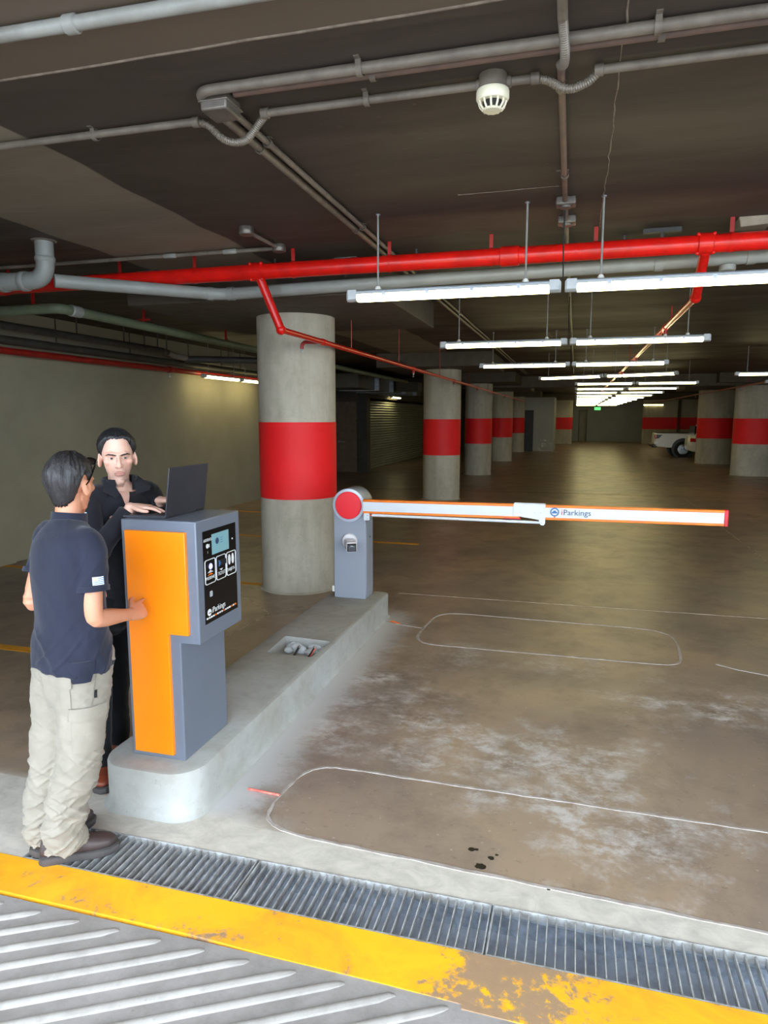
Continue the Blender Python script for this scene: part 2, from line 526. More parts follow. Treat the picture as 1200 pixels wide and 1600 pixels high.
m = MB(); m.box((-7.4, 22.6, 2.55), (-7.0, 32.4, ZC)); struct('wall_left_header', m, 'beam_concrete', smooth=False)
m = MB(); m.box((-7.4, 32.4, 0), (-7.0, 33.2, ZC)); struct('wall_left_post', m, 'beam_concrete', smooth=False)
m = MB(); m.box((-7.4, 36.4, 0), (-7.0, YB, ZC)); struct('wall_left_back', m, 'beam_concrete', smooth=False)
m = MB(); m.box((-7.4, 33.2, 2.55), (-7.0, 36.4, ZC)); struct('wall_left_header', m, 'beam_concrete', smooth=False)
m = MB(); m.box((-12, 40, 0), (-7.4, 40.2, ZC)); struct('wall_left_inner', m, 'wall_paint', smooth=False)
# roller shutter: curved slats, each one a piece
def shutter(name, a, b, z1, label, n_vis=None):
    a = Vector((*a, 0)); b = Vector((*b, 0)); d = (b - a).normalized(); nrm = Vector((-d.y, d.x, 0))
    L = (b - a).length
    t = tag(bpy.data.objects.new(name, None), label, 'shutter'); COL.objects.link(t); t.location = (a + b) / 2; ORG[t.name] = tuple(t.location)
    h = .095; n = int(z1 / h)
    mesh0 = None
    for i in range(n):
        if mesh0 is None:
            mm = MB(); ring = []
            prof = [(0, 0), (.022, .02), (.032, .0475), (.022, .075), (0, .094), (-.008, .094), (-.008, 0)]
            mm.loft([[p + nrm * (-u) + Vector((0, 0, v)) for u, v in prof] for p in (a, b)])
            o = mm.build('slat', 'shutter_steel', t); mesh0 = o
            z = 0
        else:
            o = mesh0.copy(); COL.objects.link(o); o.location = (0, 0, i * h)
    return t
shutter('roller_shutter', (-7.15, 22.75), (-7.15, 32.4), 2.55, 'long grey roller shutter lit from above behind the columns')
shutter('roller_shutter', (-10.8, 22.36), (-8.0, 22.36), 2.5, 'dim roller shutter beside a brown door past the first column')
m = MB(); m.box((-7.98, 22.3, 0), (-7.22, 22.36, 2.4)); dr = tag(m.build('door_1', 'brown_door', smooth=False, bevel=.004), kind='structure')
MB().box((-7.9, 22.27, 1.0), (-7.8, 22.3, 1.08)).build('handle', 'galvanised', dr)
MB().box((-7.85, 22.22, 1.03), (-7.62, 22.26, 1.05)).build('push_bar', 'galvanised', dr)
m = MB(); m.box((-7.98, 22.3, 2.4), (-7.2, 22.5, ZC)); m.box((-7.75, 22.4, 0), (-7.2, 22.6, 2.4)); m.box((-10.85, 22.3, 2.5), (-7.98, 22.4, ZC)); struct('wall_left_lintel', m, 'beam_concrete', smooth=False)
# yellow lit gate frame in the opening behind
t = thing('steel_gate', (-7.3, 34.8, 0), 'yellowish slatted steel gate lit beyond the long roller shutter', 'gate')
m = MB()
for y0, y1, z0, z1 in ((33.2, 33.3, 0, 2.5), (36.3, 36.4, 0, 2.5), (33.3, 36.3, 2.4, 2.5)): m.box((-7.35, y0, z0), (-7.25, y1, z1))
m.build('gate_frame', 'yellow_steel', t, smooth=False)
for i in range(14): MB().box((-7.32, 33.3, .1 + i * .16), (-7.29, 36.3, .2 + i * .16)).build('slat', 'shutter_steel', t, smooth=False)

# far end
m = MB(); m.box((X0, YB - .1, 0), (.2, YB, ZC)); m.box((.85, YB - .1, 0), (X1, YB, ZC)); m.box((.2, YB - .1, 2.35), (.85, YB, ZC)); struct('wall_back', m, 'far_wall', smooth=False)
m = MB(); m.box((.1, YB + .6, 0), (1.1, YB + .7, 2.4)); m.box((.1, YB, -.2), (1.1, YB + .7, 0)); m.box((.0, YB, 0), (.15, YB + .7, 2.4)); m.box((.9, YB, 0), (1.1, YB + .7, 2.4)); m.box((.0, YB, 2.38), (1.1, YB + .7, 2.5)); struct('wall_back_lobby', m, 'wall_paint', smooth=False)  # closed box added behind the doorway to shut out sky light
m = MB(); m.box((.2, YB - .13, 0), (.28, YB - .1, 2.4)); m.box((.28, YB - .13, 2.35), (.85, YB - .1, 2.43)); m.box((.78, YB - .13, 0), (.85, YB - .1, 2.35)); struct('trim_1', m, 'dark_steel', smooth=False)
m = MB(); m.box((X1 - .2, 1.4, 0), (X1, YB, ZC)); struct('wall_right', m, 'wall_paint', smooth=False)
# the walls either side of the entrance (out of the picture, they keep the daylight to the opening)
m = MB(); m.box((X0, 1.0, -.3), (-3.3, 1.4, ZC)); struct('wall_front_left', m, 'raw_concrete', smooth=False)
m = MB(); m.box((9.0, 1.0, -.3), (X1, 1.4, ZC)); struct('wall_front_right', m, 'raw_concrete', smooth=False)
# white plant room between the far columns
m = MB(); m.box((-2.75, 38.6, 0), (-1.15, 42.2, 2.95)); wr = struct('wall_plant_room', m, 'pale_wall', smooth=False)
m = MB(); m.box((-2.72, 38.54, 0), (-2.25, 38.6, 2.25)); tag(m.build('door_2', 'dark_door', smooth=False, bevel=.004), kind='structure')
# pale partition to the right of the far wall with red bands painted on it
for i, (xa, xb, y) in enumerate(((4.55, 6.75, 51.0), (7.0, 8.6, 51.4))):
    m = MB(); m.box((xa, y, 0), (xb, y + .8, ZC)); p = struct('wall_pillar_%d' % (i + 1), m, 'column_concrete', smooth=False, bevel=.02)
    MB().box((xa - .006, y - .006, 1.03), (xb + .006, y + .806, 1.845)).build('painted_band', 'red_band_paint', p, smooth=False)
m = MB(); m.box((-1.56, 48.9, 0), (-.23, 49.8, ZC)); p = struct('wall_pillar_3', m, 'column_concrete', smooth=False, bevel=.03)
MB().box((-1.566, 48.894, 1.03), (-.224, 49.806, 1.845)).build('painted_band', 'red_band_paint', p, smooth=False)

# cross beam and the drop panels that sit on the columns
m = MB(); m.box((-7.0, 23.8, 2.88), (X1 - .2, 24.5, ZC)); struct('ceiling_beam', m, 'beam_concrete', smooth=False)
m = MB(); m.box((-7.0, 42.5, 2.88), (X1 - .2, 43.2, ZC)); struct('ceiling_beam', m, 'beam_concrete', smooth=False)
LEFT_COLS = [(-2.95, 7.0, .42), (-2.98, 15.6, .43), (-3.08, 22.5, .44), (-3.08, 29.8, .47), (-3.08, 37.6, .42)]
def round_column(x, y, rx, ry, label, zt):
    t = thing('column', (x, y, 0), label, 'column', 'round concrete columns with a red band')
    def ell(z, e=0.0, n=56):
        return [(x + (rx + e) * math.cos(2 * PI * q / n), y + (ry + e) * math.sin(2 * PI * q / n), z) for q in range(n)]
    MB().loft([ell(0), ell(1.025), ell(1.85), ell(zt)]).build('shaft', 'column_concrete', t)
    MB().loft([ell(1.027, -.004), ell(1.027, .003), ell(1.842, .003), ell(1.842, -.004)], cap=False).build('painted_band', 'red_band_paint', t)
    MB().loft([ell(-.0), ell(.0, .03), ell(.012, .012), ell(.02, 0)], cap=False).build('base_fillet', 'column_concrete', t)
    return t
LBL = ['big round concrete column with red band behind the barrier post', 'round red-banded column seen just above the barrier arm', 'third red-banded column of the row behind the barrier', 'fourth red-banded column of the row behind the barrier', 'last red-banded column beside the white plant room']
for i, (x, y, r) in enumerate(LEFT_COLS):
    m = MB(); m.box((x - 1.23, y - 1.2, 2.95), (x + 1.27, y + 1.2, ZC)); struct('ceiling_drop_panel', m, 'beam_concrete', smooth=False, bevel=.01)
    round_column(x, y, r, r, LBL[i], 2.95)
for x, y, l in ((5.62, 24.5, 'wide red-banded column cut off by the picture edge'), (5.46, 30.4, 'wide red-banded column hiding the white cars')):
    m = MB(); m.box((x - 1.4, y - 1.2, 2.95), (x + 1.4, y + 1.2, ZC)); struct('ceiling_drop_panel', m, 'beam_concrete', smooth=False, bevel=.01)
    round_column(x, y, .68, .5, l, 2.95)

# ceiling joint at the entrance and the long pale crack
m = MB(); pts = [(-3.2 + .2 * i, 2.437 + random.uniform(-.004, .004), ZC) for i in range(30)]
m.tube(pts, .006, 6); m.build('joint_ridge', 'crack_dust', ceiling)
m = MB(); pts = [(.115 + random.uniform(-.006, .006), 2.2 + .07 * i, ZC) for i in range(46)]
m.tube(pts, [.002 + random.random() * .0025 for _ in pts], 5); m.build('ceiling_crack', 'crack_dust', ceiling)
m = MB(); pts = [(-.75 + .05 * i, 4.36 + random.uniform(-.004, .004), ZC) for i in range(13)]
m.tube(pts, [.001 + random.random() * .002 for _ in pts], 5); m.build('ceiling_crack', 'crack_dust', ceiling)

# ---- markings on the floor
def ribbon(pts, w, z=.003, closed=False, jit=0.0):
    P = [Vector((x, y, 0)) for x, y in pts]; n = len(P); m = MB(); rings = []
    for i in range(n):
        a = P[(i - 1) % n] if (closed or i > 0) else P[i]; b = P[(i + 1) % n] if (closed or i < n - 1) else P[i]
        t = (b - a).normalized(); s = Vector((-t.y, t.x, 0)); ww = w * (1 + random.uniform(-jit, jit))
        rings.append([P[i] + s * ww / 2 + Vector((0, 0, -.002)), P[i] + s * ww / 2 * .8 + Vector((0, 0, z)), P[i] - s * ww / 2 * .8 + Vector((0, 0, z)), P[i] - s * ww / 2 + Vector((0, 0, -.002))])
    if closed: rings.append(rings[0])
    return m.loft(rings, cap=not closed)
def fine_pts(pts, step=.08, j=.004, closed=True):
    out = []; n = len(pts)
    for i in range(n if closed else n - 1):
        a = Vector(pts[i]); b = Vector(pts[(i + 1) % n]); k = max(1, int((b - a).length / step))
        for q in range(k):
            p = a.lerp(b, q / k); out.append((p.x + random.uniform(-j, j), p.y + random.uniform(-j, j)))
    if not closed: out.append(pts[-1])
    return out
L1 = [(-1.14, 2.655), (1.35, 2.553), (1.45, 2.60), (1.5, 2.70), (1.5, 3.10), (1.4, 3.235), (1.25, 3.26), (-1.15, 3.285), (-1.26, 3.265), (-1.33, 3.20), (-1.365, 3.05), (-1.375, 2.83), (-1.34, 2.73), (-1.26, 2.685)]
def soften(P, n=2):
    for _ in range(n):
        Q = []
        for i, a in enumerate(P):
            b_ = P[(i + 1) % len(P)]
            L_ = math.hypot(b_[0] - a[0], b_[1] - a[1]); k = min(.25, .06 / max(L_, 1e-6))
            Q += [(a[0] + (b_[0] - a[0]) * k, a[1] + (b_[1] - a[1]) * k), (b_[0] - (b_[0] - a[0]) * k, b_[1] - (b_[1] - a[1]) * k)]
        P = Q
    return P
L1 = soften(L1)
tag(ribbon(fine_pts(L1, .07, .003), .019, .003, True, .35).build('loop_cut', 'loop_sealant', floor), 'pale sealed induction loop cut beside the drain')
L2 = [(-1.10, 5.405), (.68, 5.42), (.81, 5.45), (.87, 5.55), (.90, 6.05), (.86, 6.24), (.70, 6.34), (-1.02, 6.37), (-1.15, 6.33), (-1.24, 6.2), (-1.27, 5.6), (-1.21, 5.45)]
L2 = soften(L2)
tag(ribbon(fine_pts(L2, .09, .004), .024, .003, True, .3).build('loop_cut', 'loop_sealant', floor), 'pale sealed induction loop cut under the barrier arm')
ribbon(fine_pts([(-1.66, 5.93), (-1.45, 5.86), (-1.25, 5.82)], .06, .003, False), .02).build('loop_cut', 'loop_sealant', floor)
ribbon(fine_pts([(1.12, 5.55), (1.25, 5.47), (1.45, 5.4), (2.2, 5.35)], .06, .003, False), .03).build('loop_cut', 'loop_sealant', floor)
ribbon(fine_pts([(-1.78, 6.96), (.5, 6.97), (6, 7.05)], .2, .004, False), .010, .002, False, .5).build('floor_joint', 'joint_line', floor)
ribbon(fine_pts([(2.46, 7.0), (2.5, 10), (2.55, 20)], .2, .006, False), .014, .002, False, .5).build('floor_joint', 'joint_line', floor)
ribbon(fine_pts([(-3.4, 4.0), (-2.86, 5.0), (-2.81, 5.88), (-2.5, 6.28), (-2.25, 6.36)], .1, .004, False), .012, .002, False, .4).build('floor_joint', 'joint_line', floor)
ribbon(fine_pts([(-2.81, 5.88), (-3.25, 6.3), (-3.6, 6.4)], .1, .004, False), .010, .002, False, .4).build('floor_joint', 'joint_line', floor)
ribbon(fine_pts([(-7, 17.2), (-.3, 17.5), (8, 17.5)], .3, .006, False), .03, .002, False, .4).build('floor_joint', 'dark_joint', floor)
for i, (ya, xb) in enumerate(((4.38, -2.42), (6.91, -3.3), (9.8, -2.2), (12.34, -3.4))):
    MB().box((-7.0, ya - .05, -.002), (xb, ya + .05, .003)).build('bay_line', 'yellow_line_paint', floor, smooth=False)
for x, y, r in ((-.322, 2.668, .020), (-.375, 2.772, .014), (-.352, 2.776, .008), (-.283, 2.735, .012), (-.262, 2.762, .006), (-.05, 2.607, .008), (-.035, 2.60, .007), (-.075, 2.615, .005)):
    pts = [(x + r * (1 + random.uniform(-.25, .25)) * math.cos(a) * 1.1, y + r * (1 + random.uniform(-.25, .25)) * math.sin(a) * .9) for a in [2 * PI * q / 14 for q in range(14)]]
    MB().prism(pts, -.001, .0022).build('oil_spot', 'oil_stain', floor, smooth=False)
# ------------------------------------------------------------------ drain grates
gn = ['drain grate under the work boots, at the end of the run', 'middle drain grate in front of the island', 'drain grate running out of the picture beside the dark oil spots']
bar = None
for gi in range(4):
    x0 = -2.245 + gi * 1.003; x1 = x0 + .995
    if gi == 3: continue
    t = thing('drain_grate', ((x0 + x1) / 2, (GY0 + GY1) / 2, -.03), 'galvanised ' + gn[gi], 'drain grate', 'steel drain grates across the entrance')
    for (a, b) in (((x0, GY0 + .003, -.032), (x1, GY0 + .009, .003)), ((x0, GY1 - .009, -.032), (x1, GY1 - .003, .003))):
        MB().box(a, b).build('edge_rail', 'grate_steel', t, smooth=False)
    for xx in (x0, x1 - .005): MB().box((xx, GY0 + .009, -.032), (xx + .005, GY1 - .009, .003)).build('end_rail', 'grate_steel', t, smooth=False)
    n = 29
    for i in range(1, n):
        xx = x0 + (x1 - x0) * i / n
        if bar is None:
            bar = MB().box((xx - .0022, GY0 + .009, -.03), (xx + .0022, GY1 - .009, 0)).build('bar', 'grate_steel', t, smooth=False)
            bx0 = xx - ORG[t.name][0]
        else:
            c = bar.copy(); COL.objects.link(c); c.parent = t; c.location = (xx - ORG[t.name][0] - bx0, 0, 0)
    # small ledge that carries the grate
m = MB(); m.box((X0, GY0, -.12), (X1, GY0 + .003, -.002)); m.box((X0, GY1 - .003, -.12), (X1, GY1, -.002)); m.box((X0, GY0, -.036), (X1, GY0 + .02, -.032)); m.box((X0, GY1 - .02, -.036), (X1, GY1, -.032))
struct('trim_2', m, 'galvanised', smooth=False)
# the plate that closes the run at the wall end
m = MB(); m.box((X0, GY0, -.3), (-2.25, GY1, 0)); struct('floor_infill', m, 'garage_floor', smooth=False)

# ------------------------------------------------------------------ traffic island
def bool_cut(o, cutter):
    md = o.modifiers.new('cut', 'BOOLEAN'); md.object = cutter; md.operation = 'DIFFERENCE'; md.solver = 'EXACT'
    dg = bpy.context.evaluated_depsgraph_get()
    me = bpy.data.meshes.new_from_object(o.evaluated_get(dg))
    o.modifiers.clear(); o.data = me
    bpy.data.objects.remove(cutter)
IX0, IX1, IY0, IY1 = -2.20, -1.66, 2.60, 6.12
def island_outline(e=0.0):
    x0, x1, y0, y1 = IX0 - e, IX1 + e, IY0 - e, IY1 + e
    r = .16; r2 = .06
    return arc((x1 - r, y0 + r), r, -PI / 2, 0, 8) + arc((x1 - r2, y1 - r2), r2, 0, PI / 2, 5) + arc((x0 + r2, y1 - r2), r2, PI / 2, PI, 5) + arc((x0 + r, y0 + r), r, PI, 1.5 * PI, 8)
m = MB()
def ring(e, z): return [(x, y, z) for x, y in island_outline(e)]
m.loft([ring(.02, 0), ring(.006, .012), ring(0, .03), ring(0, KH - .018), ring(-.004, KH - .006), ring(-.016, KH)])
island = m.build('traffic_island', 'island_concrete', org=((IX0 + IX1) / 2, (IY0 + IY1) / 2, 0))
cut = MB().prism([(-2.06, 4.25), (-1.72, 4.25), (-1.70, 4.60), (-2.08, 4.63)], KH - .085, KH + .1).build('cutter', 'plaster')
bool_cut(island, cut)
for p in island.data.polygons: p.use_smooth = True
island.data.set_sharp_from_angle(angle=math.radians(35))
tag(island, 'pale concrete kerb island carrying ticket machine and barrier post', 'kerb')
ISL = island
# rough plaster and cable ends in its recess
m = MB(); rr = random.Random(3)
for i in range(14):
    m.ball((-2.02 + rr.random() * .28, 4.50 + rr.random() * .10, KH - .08 + rr.random() * .02), (.03 + rr.random() * .03, .03, .02 + rr.random() * .02), 8, 6)
m.build('plaster_fill', 'plaster', island)
for i, (cx, cy) in enumerate(((-1.90, 4.40), (-1.79, 4.42))):
    t = thing('cable_stub', (cx, cy, KH - .085), ['dark cable end sticking up in the island recess, by the plaster', 'paired cable end sticking up in the island recess, by the edge'][i], 'cable', 'cable ends in the island recess')
    p = bend([(cx - .02, cy - .06, KH - .075), (cx - .005, cy - .02, KH - .05), (cx + .015, cy + .02, KH - .005)], .03)
    MB().tube(p, .008 if i == 0 else .005, 8).build('sheath', 'black_cable', t)
    if i: MB().tube([q + Vector((.012, 0, 0)) for q in p], .005, 8).build('core', 'red_wire', t)
    MB().tube([p[-1], p[-1] + (p[-1] - p[-2]).normalized() * .015], .010, 8).build('tape_cap', 'flex_steel', t)
# loop feeder tails on the floor
p = bend([(-1.55, 2.945, .006), (-1.50, 2.935, .012), (-1.43, 2.94, .005), (-1.37, 2.935, .006)], .03)
tag(MB().tube(p, .006, 8).build('loop_wire', 'red_wire', org=(-1.46, 2.94, 0)), 'short red twisted wire lying where the loop cut meets the island', 'wire')
tag(MB().tube(bend([(-1.60, 5.93, .005), (-1.56, 5.915, .009), (-1.50, 5.885, .005)], .02), .007, 8).build('loop_wire', 'orange_wire', org=(-1.55, 5.9, 0)), 'tiny orange wire end beside the far corner of the island', 'wire')

# ------------------------------------------------------------------ ticket machine
KX, KY = -2.065, 2.73         # near corner
WB, WT, KD, ZT, ZBX = .295, .40, .42, 1.42, .832
kx1b, kx1t, ky1 = KX + WB, KX + WT, KY + KD
t = thing('ticket_machine', (KX + WB / 2, KY + KD / 2, KH), 'grey and orange parking ticket machine standing on the island', 'ticket machine')
KIOSK = t
prof = [(KX, KH), (kx1b, KH), (kx1b, ZBX), (kx1t, ZBX), (kx1t, ZT), (KX, ZT)]
MB().prism_dir([(x, KY, z) for x, z in prof], (0, KD, 0)).build('body', 'kiosk_grey', t, bevel=.006)
# stepped orange cover on the side
e = .028
op = [(KX + e, KH + .03), (kx1b - e - .025, KH + .03), (kx1b - e - .025, ZBX + .045), (kx1t - e - .022, ZBX + .045), (kx1t - e - .022, ZT - .05), (KX + e, ZT - .05)]
MB().prism_dir([(x, KY - .018, z) for x, z in op], (0, .022, 0)).build('side_cover', 'kiosk_orange', t, bevel=.003)
MB().prism_dir([(x, ky1 - .004, z) for x, z in op], (0, .022, 0)).build('side_cover', 'kiosk_orange', t, bevel=.003)
# front with its glass panel; u runs along +Y on the face x = kx1t, v is height
fx = kx1t
pu0, pu1, pz0, pz1 = KY + .055, KY + KD - .045, .915, 1.365
pan = MB().box((fx - .002, pu0, pz0), (fx + .002, pu1, pz1)).build('front_panel', 'panel_black', t, smooth=False)
pw, ph = pu1 - pu0, pz1 - pz0
def FP(u, v, d=.0025): return Vector((fx + d, pu0 + u * pw, pz1 - v * ph))
def plate(u0, v0, u1, v1, name, mat, d=.0025, th=.0012, r=None):
    a, b = FP(u0, v0, d), FP(u1, v1, d)
    return MB().box((a.x - .001, min(a.y, b.y), min(a.z, b.z)), (a.x + th, max(a.y, b.y), max(a.z, b.z))).build(name, mat, pan, smooth=False)
def outline(u0, v0, u1, v1, name, mat, r=.012, w=.0022):
    a, b = FP(u0, v0), FP(u1, v1)
    pts = rrect(a.y, b.z, b.y, a.z, r, 5)
    P = [(a.x + .0005, y, z) for y, z in pts]
    return MB().tube(P + [P[0]], w, 6, cap=False).build(name, mat, pan)
def disc(u, v, r, name, mat, th=.002, rr=None, n=20):
    c = FP(u, v)
    return MB().lathe([(r, -.001), (r, th * .7), (r * .85, th)], (c.x, c.y, c.z), 'x', n).build(name, mat, pan)
def ptxt(s, u, v, size, mat='print_white', xs=1.0):
    c = FP(u, v, .0026)
    return text_mesh(s, size, 'lettering', mat, pan, frame(c, (0, 1, 0), (0, 0, 1)), .0003, xscale=xs)
plate(.25, .055, .76, .275, 'display', 'kiosk_screen', th=.0016)
disc(.40, .14, .016, 'display_logo', 'print_navy', .0035)
plate(.50, .115, .56, .12, 'display_mark', 'print_blue', .0045); plate(.50, .14, .56, .145, 'display_mark', 'print_blue', .0045); plate(.50, .165, .56, .17, 'display_mark', 'print_blue', .0045)
ptxt('ASISTENCIA', .015, .115, .019, xs=.82)
disc(.12, .165, .011, 'speaker_icon', 'print_white'); MB().prism_dir([FP(.13, .165), FP(.18, .145), FP(.18, .185)], (.001, 0, 0)).build('speaker_icon', 'print_white', pan, smooth=False)
ptxt('i', .12, .245, .018); disc(.88, .175, .004, 'indicator', 'print_white')
cells = ((.03, .33), (.36, .65), (.68, .97))
for a, b in cells: outline(a, .315, b, .575, 'cell_outline', 'print_white')
disc(.18, .39, .0145, 'push_button', 'button_blue', .006)
disc(.18, .39, .018, 'button_ring', 'laptop_dark', .002)
for vv, mt in ((.455, 'print_white'), (.483, 'print_orange')):
    MB().prism_dir([FP(.10, vv), FP(.26, vv), FP(.18, vv - .024)], (.0012, 0, 0)).build('arrow', mt, pan, smooth=False)
ptxt('PRESIONE', .042, .53, .022, xs=.86)
slot = plate(.39, .365, .63, .42, 'ticket_slot', 'laptop_dark', th=.008)
MB().prism_dir([FP(.40, .355, .009), FP(.40, .43, .009), FP(.46, .39, .009)], (.002, 0, 0)).build('slot_light', 'print_blue', pan, smooth=False)
MB().prism_dir([FP(.45, .462), FP(.56, .462), FP(.505, .482)], (.0012, 0, 0)).build('arrow', 'print_white', pan, smooth=False)
ptxt('TICKET', .40, .53, .025, xs=.9)
for uu in (.765, .875):
    c = FP(uu, .40); MB().lathe([(1, -.001), (1, .001)], (0, 0, 0), 'x', 18)
    ring_ = [(c.x, c.y + .0115 * math.cos(2 * PI * q / 18), c.z + .027 * math.sin(2 * PI * q / 18)) for q in range(18)]
    MB().prism_dir(ring_, (.0014, 0, 0)).build('card_target', 'print_white', pan, smooth=False)
ptxt('TARJETA', .695, .53, .022, xs=.88)
c = FP(.18, .69); MB().prism_dir([(c.x, c.y + a, c.z + b) for a, b in rrect(-.012, -.014, .012, .014, .006)], (.0015, 0, 0)).build('lock_cover', 'lamp_housing', pan, smooth=False)
disc(.115, .885, .017, 'logo_badge', 'print_white', .0015); plate(.085, .885, .145, .893, 'logo_car', 'panel_black', .0045)
ptxt('iParkings', .19, .905, .040, xs=.92)
for i in range(15):
    u = .03 + i * .062
    plate(u, .934, u + .042, .952, 'logo_dash', 'print_orange' if i in (4, 8, 12, 14) else 'print_white', .0025, .001)

# ------------------------------------------------------------------ barrier post, head, arm
PX0, PX1, PY0, PY1 = -2.105, -1.80, 5.80, 6.03
t = thing('parking_barrier', ((PX0 + PX1) / 2, (PY0 + PY1) / 2, KH), 'parking barrier with round red-faced head and long white orange-edged arm', 'barrier')
GATE = t
HC = (PX0 + PX1) / 2; HZ = 1.105
MB().box((PX0, PY0, KH), (PX1, PY1, HZ)).build('cabinet', 'gate_grey', t, bevel=.006)
MB().box((PX1 - .001, PY0 + .012, KH + .03), (PX1 + .004, PY1 - .012, HZ - .16)).build('service_door', 'gate_grey', t, bevel=.002)
MB().lathe([(.008, 0), (.008, .004)], (PX1 + .003, PY0 + .12, .80), 'x', 12).build('lock', 'lens_black', t)
hd = MB().lathe([(.150, 0), (.153, .006), (.153, .235), (.150, .24)], (HC, PY0 - .01, HZ), 'y', 48).build('head', 'gate_grey', t)
MB().lathe([(.128, 0), (.150, .004), (.152, .01), (.152, .022), (.128, .022)], (HC, PY0 - .03, HZ), 'y', 48).build('head_rim', 'gate_head_rim', hd)
MB().lathe([(.001, .0), (.05, 0), (.118, .004), (.126, .012), (.126, .02)], (HC, PY0 - .042, HZ), 'y', 48).build('red_face', 'gate_red', hd)
MB().lathe([(.04, 0), (.04, .03)], (HC, PY0 - .03, HZ), 'y', 24).build('drive_hub', 'lamp_housing', hd)
MB().box((PX0 - .025, PY0 + .01, KH + .05), (PX0, PY0 + .05, KH + .105)).build('sensor', 'white_plastic', t, bevel=.003)

CZ = .775
t = thing('security_camera', (-1.955, PY0, CZ), 'small white bullet camera fixed on the barrier post', 'camera')
MB().lathe([(.072, -.002), (.072, -.014), (.064, -.026), (.034, -.032)], (-1.95, PY0, CZ), 'y', 32).build('mount', 'camera_white', t)
R_ = Euler((math.radians(2), 0, math.radians(25))).to_matrix()
pv = Vector((-1.95, PY0 - .015, CZ - .012))
def cam_box(a, b): return MB().box(a, b, R_, pv)
hs = cam_box((-1.998, PY0 - .205, CZ - .062), (-1.902, PY0 - .022, CZ + .030)).build('housing', 'camera_white', t, bevel=.02, segs=3)
fr = cam_box((-1.990, PY0 - .211, CZ - .054), (-1.910, PY0 - .198, CZ + .018)).build('front_glass', 'lens_black', t, bevel=.006)
def cw(x, y, z): return pv + R_ @ (Vector((x, y, z)) - pv)
m = MB().lathe([(.021, 0), (.021, -.004), (.015, -.006)], (0, 0, 0), 'y', 20)
m.v = [tuple(cw(-1.950 + v[0], PY0 - .211 + v[1], CZ - .018 + v[2])) for v in m.v]; m.build('lens', 'lens_glass', fr)
m = cam_box((-1.981, PY0 - .2125, CZ - .047), (-1.919, PY0 - .2105, CZ - .001)); m.build('lens_surround', 'lens_glass', fr, smooth=False)
cam_box((-2.0, PY0 - .12, CZ + .029), (-1.90, PY0 - .10, CZ + .032)).build('shade_ridge', 'camera_white', hs, smooth=False)

# arm
BY0, BY1 = 5.715, 5.765
BZ0, BZ1 = 1.045, 1.170
BXL, BXR = -1.80, 1.165
t = GATE
def arm_z(x): return (x - BXL) / (BXR - BXL) * .012
def seg(x0, x1, z0, z1, y0=BY0, y1=BY1):
    m = MB(); ringz = []
    for x in (x0, x1):
        dz = arm_z(x); ringz.append([(x, y0, z0 + dz), (x, y1, z0 + dz), (x, y1, z1 + dz), (x, y0, z1 + dz)])
    return m.loft(ringz)
JX0, JX1 = -.475, -.215
for a, b in ((BXL, JX0 + .05), (JX1 - .05, BXR - .022)):
    sec = seg(a, b, BZ0 + .014, BZ1 - .014).build('arm_section', 'boom_white', t, smooth=False, bevel=.004)
    seg(a, b, BZ1 - .022, BZ1, BY0 - .003, BY1 + .003).build('edge_strip', 'boom_orange', sec, bevel=.005)
    seg(a, b, BZ0, BZ0 + .022, BY0 - .003, BY1 + .003).build('edge_strip', 'boom_orange', sec, bevel=.005)
seg(BXR - .03, BXR, BZ0 - .003, BZ1 + .003, BY0 - .006, BY1 + .006).build('end_cap', 'boom_red', t, bevel=.006)
jz = arm_z(-.35)
jb = [(JX0, BZ0 + .03), (JX0 + .14, BZ0 + .01), (JX1 - .05, BZ0 + .0), (JX1 - .045, BZ0 - .03), (JX1 - .03, BZ0 - .045), (JX1 - .01, BZ0 - .045), (JX1, BZ0 - .03), (JX1, BZ1 + .006), (JX0, BZ1 + .006)]
for yy in (BY0 - .010, BY1 + .004):
    jp = MB().prism_dir([(x, yy, z + jz) for x, z in jb], (0, .006, 0)).build('fold_bracket', 'boom_white', t, smooth=False, bevel=.0015)
    for bx, bz in ((-.42, 1.105), (-.30, 1.105), (-.25, 1.105), (-.245, 1.02)):
        MB().lathe([(.005, 0), (.005, .002)], (bx, yy - .002 if yy < BY0 else yy + .006, bz + jz), 'y', 8).build('bolt', 'galvanised', jp)
# red reflector showing under the joint
seg(JX0 - .08, JX0 + .06, BZ0 - .001, BZ0 + .008, BY0 - .004, BY1 + .004).build('reflector', 'boom_red', t)
# bracket and tie rod
bk = MB().prism_dir([(x, BY0 - .008, z) for x, z in rrect(BXL + .012, .985, BXL + .065, 1.05, .010, 4)], (0, .018, 0)).build('tie_bracket', 'boom_white', t, bevel=.002)
for z in (1.0, 1.03): MB().lathe([(.005, 0), (.005, .003)], (BXL + .045, BY0 - .011, z), 'y', 8).build('bolt', 'galvanised', bk)
MB().tube([(BXL + .06, BY0 + .01, 1.032), (BXL + .085, BY0 + .01, 1.032)], .006, 8).build('tie_joint', 'gate_red', t)
MB().tube([(BXL + .085, BY0 + .01, 1.032), (JX1 - .04, BY0 + .01, 1.027)], .0125, 12).build('tie_rod', 'boom_white', t)
tx = -.165; tz = 1.092 + arm_z(tx)
text_mesh('i', .07, 'lettering', 'boom_red', t, frame((tx + .075, BY0 - .0045, tz - .0), (1, 0, .004), (0, 0, 1)), .0004)
text_mesh('Parkings', .066, 'lettering', 'print_navy', t, frame((tx + .093, BY0 - .0045, tz), (1, 0, .004), (0, 0, 1)), .0004)
c = (tx + .025, BY0 - .004, tz + .022)
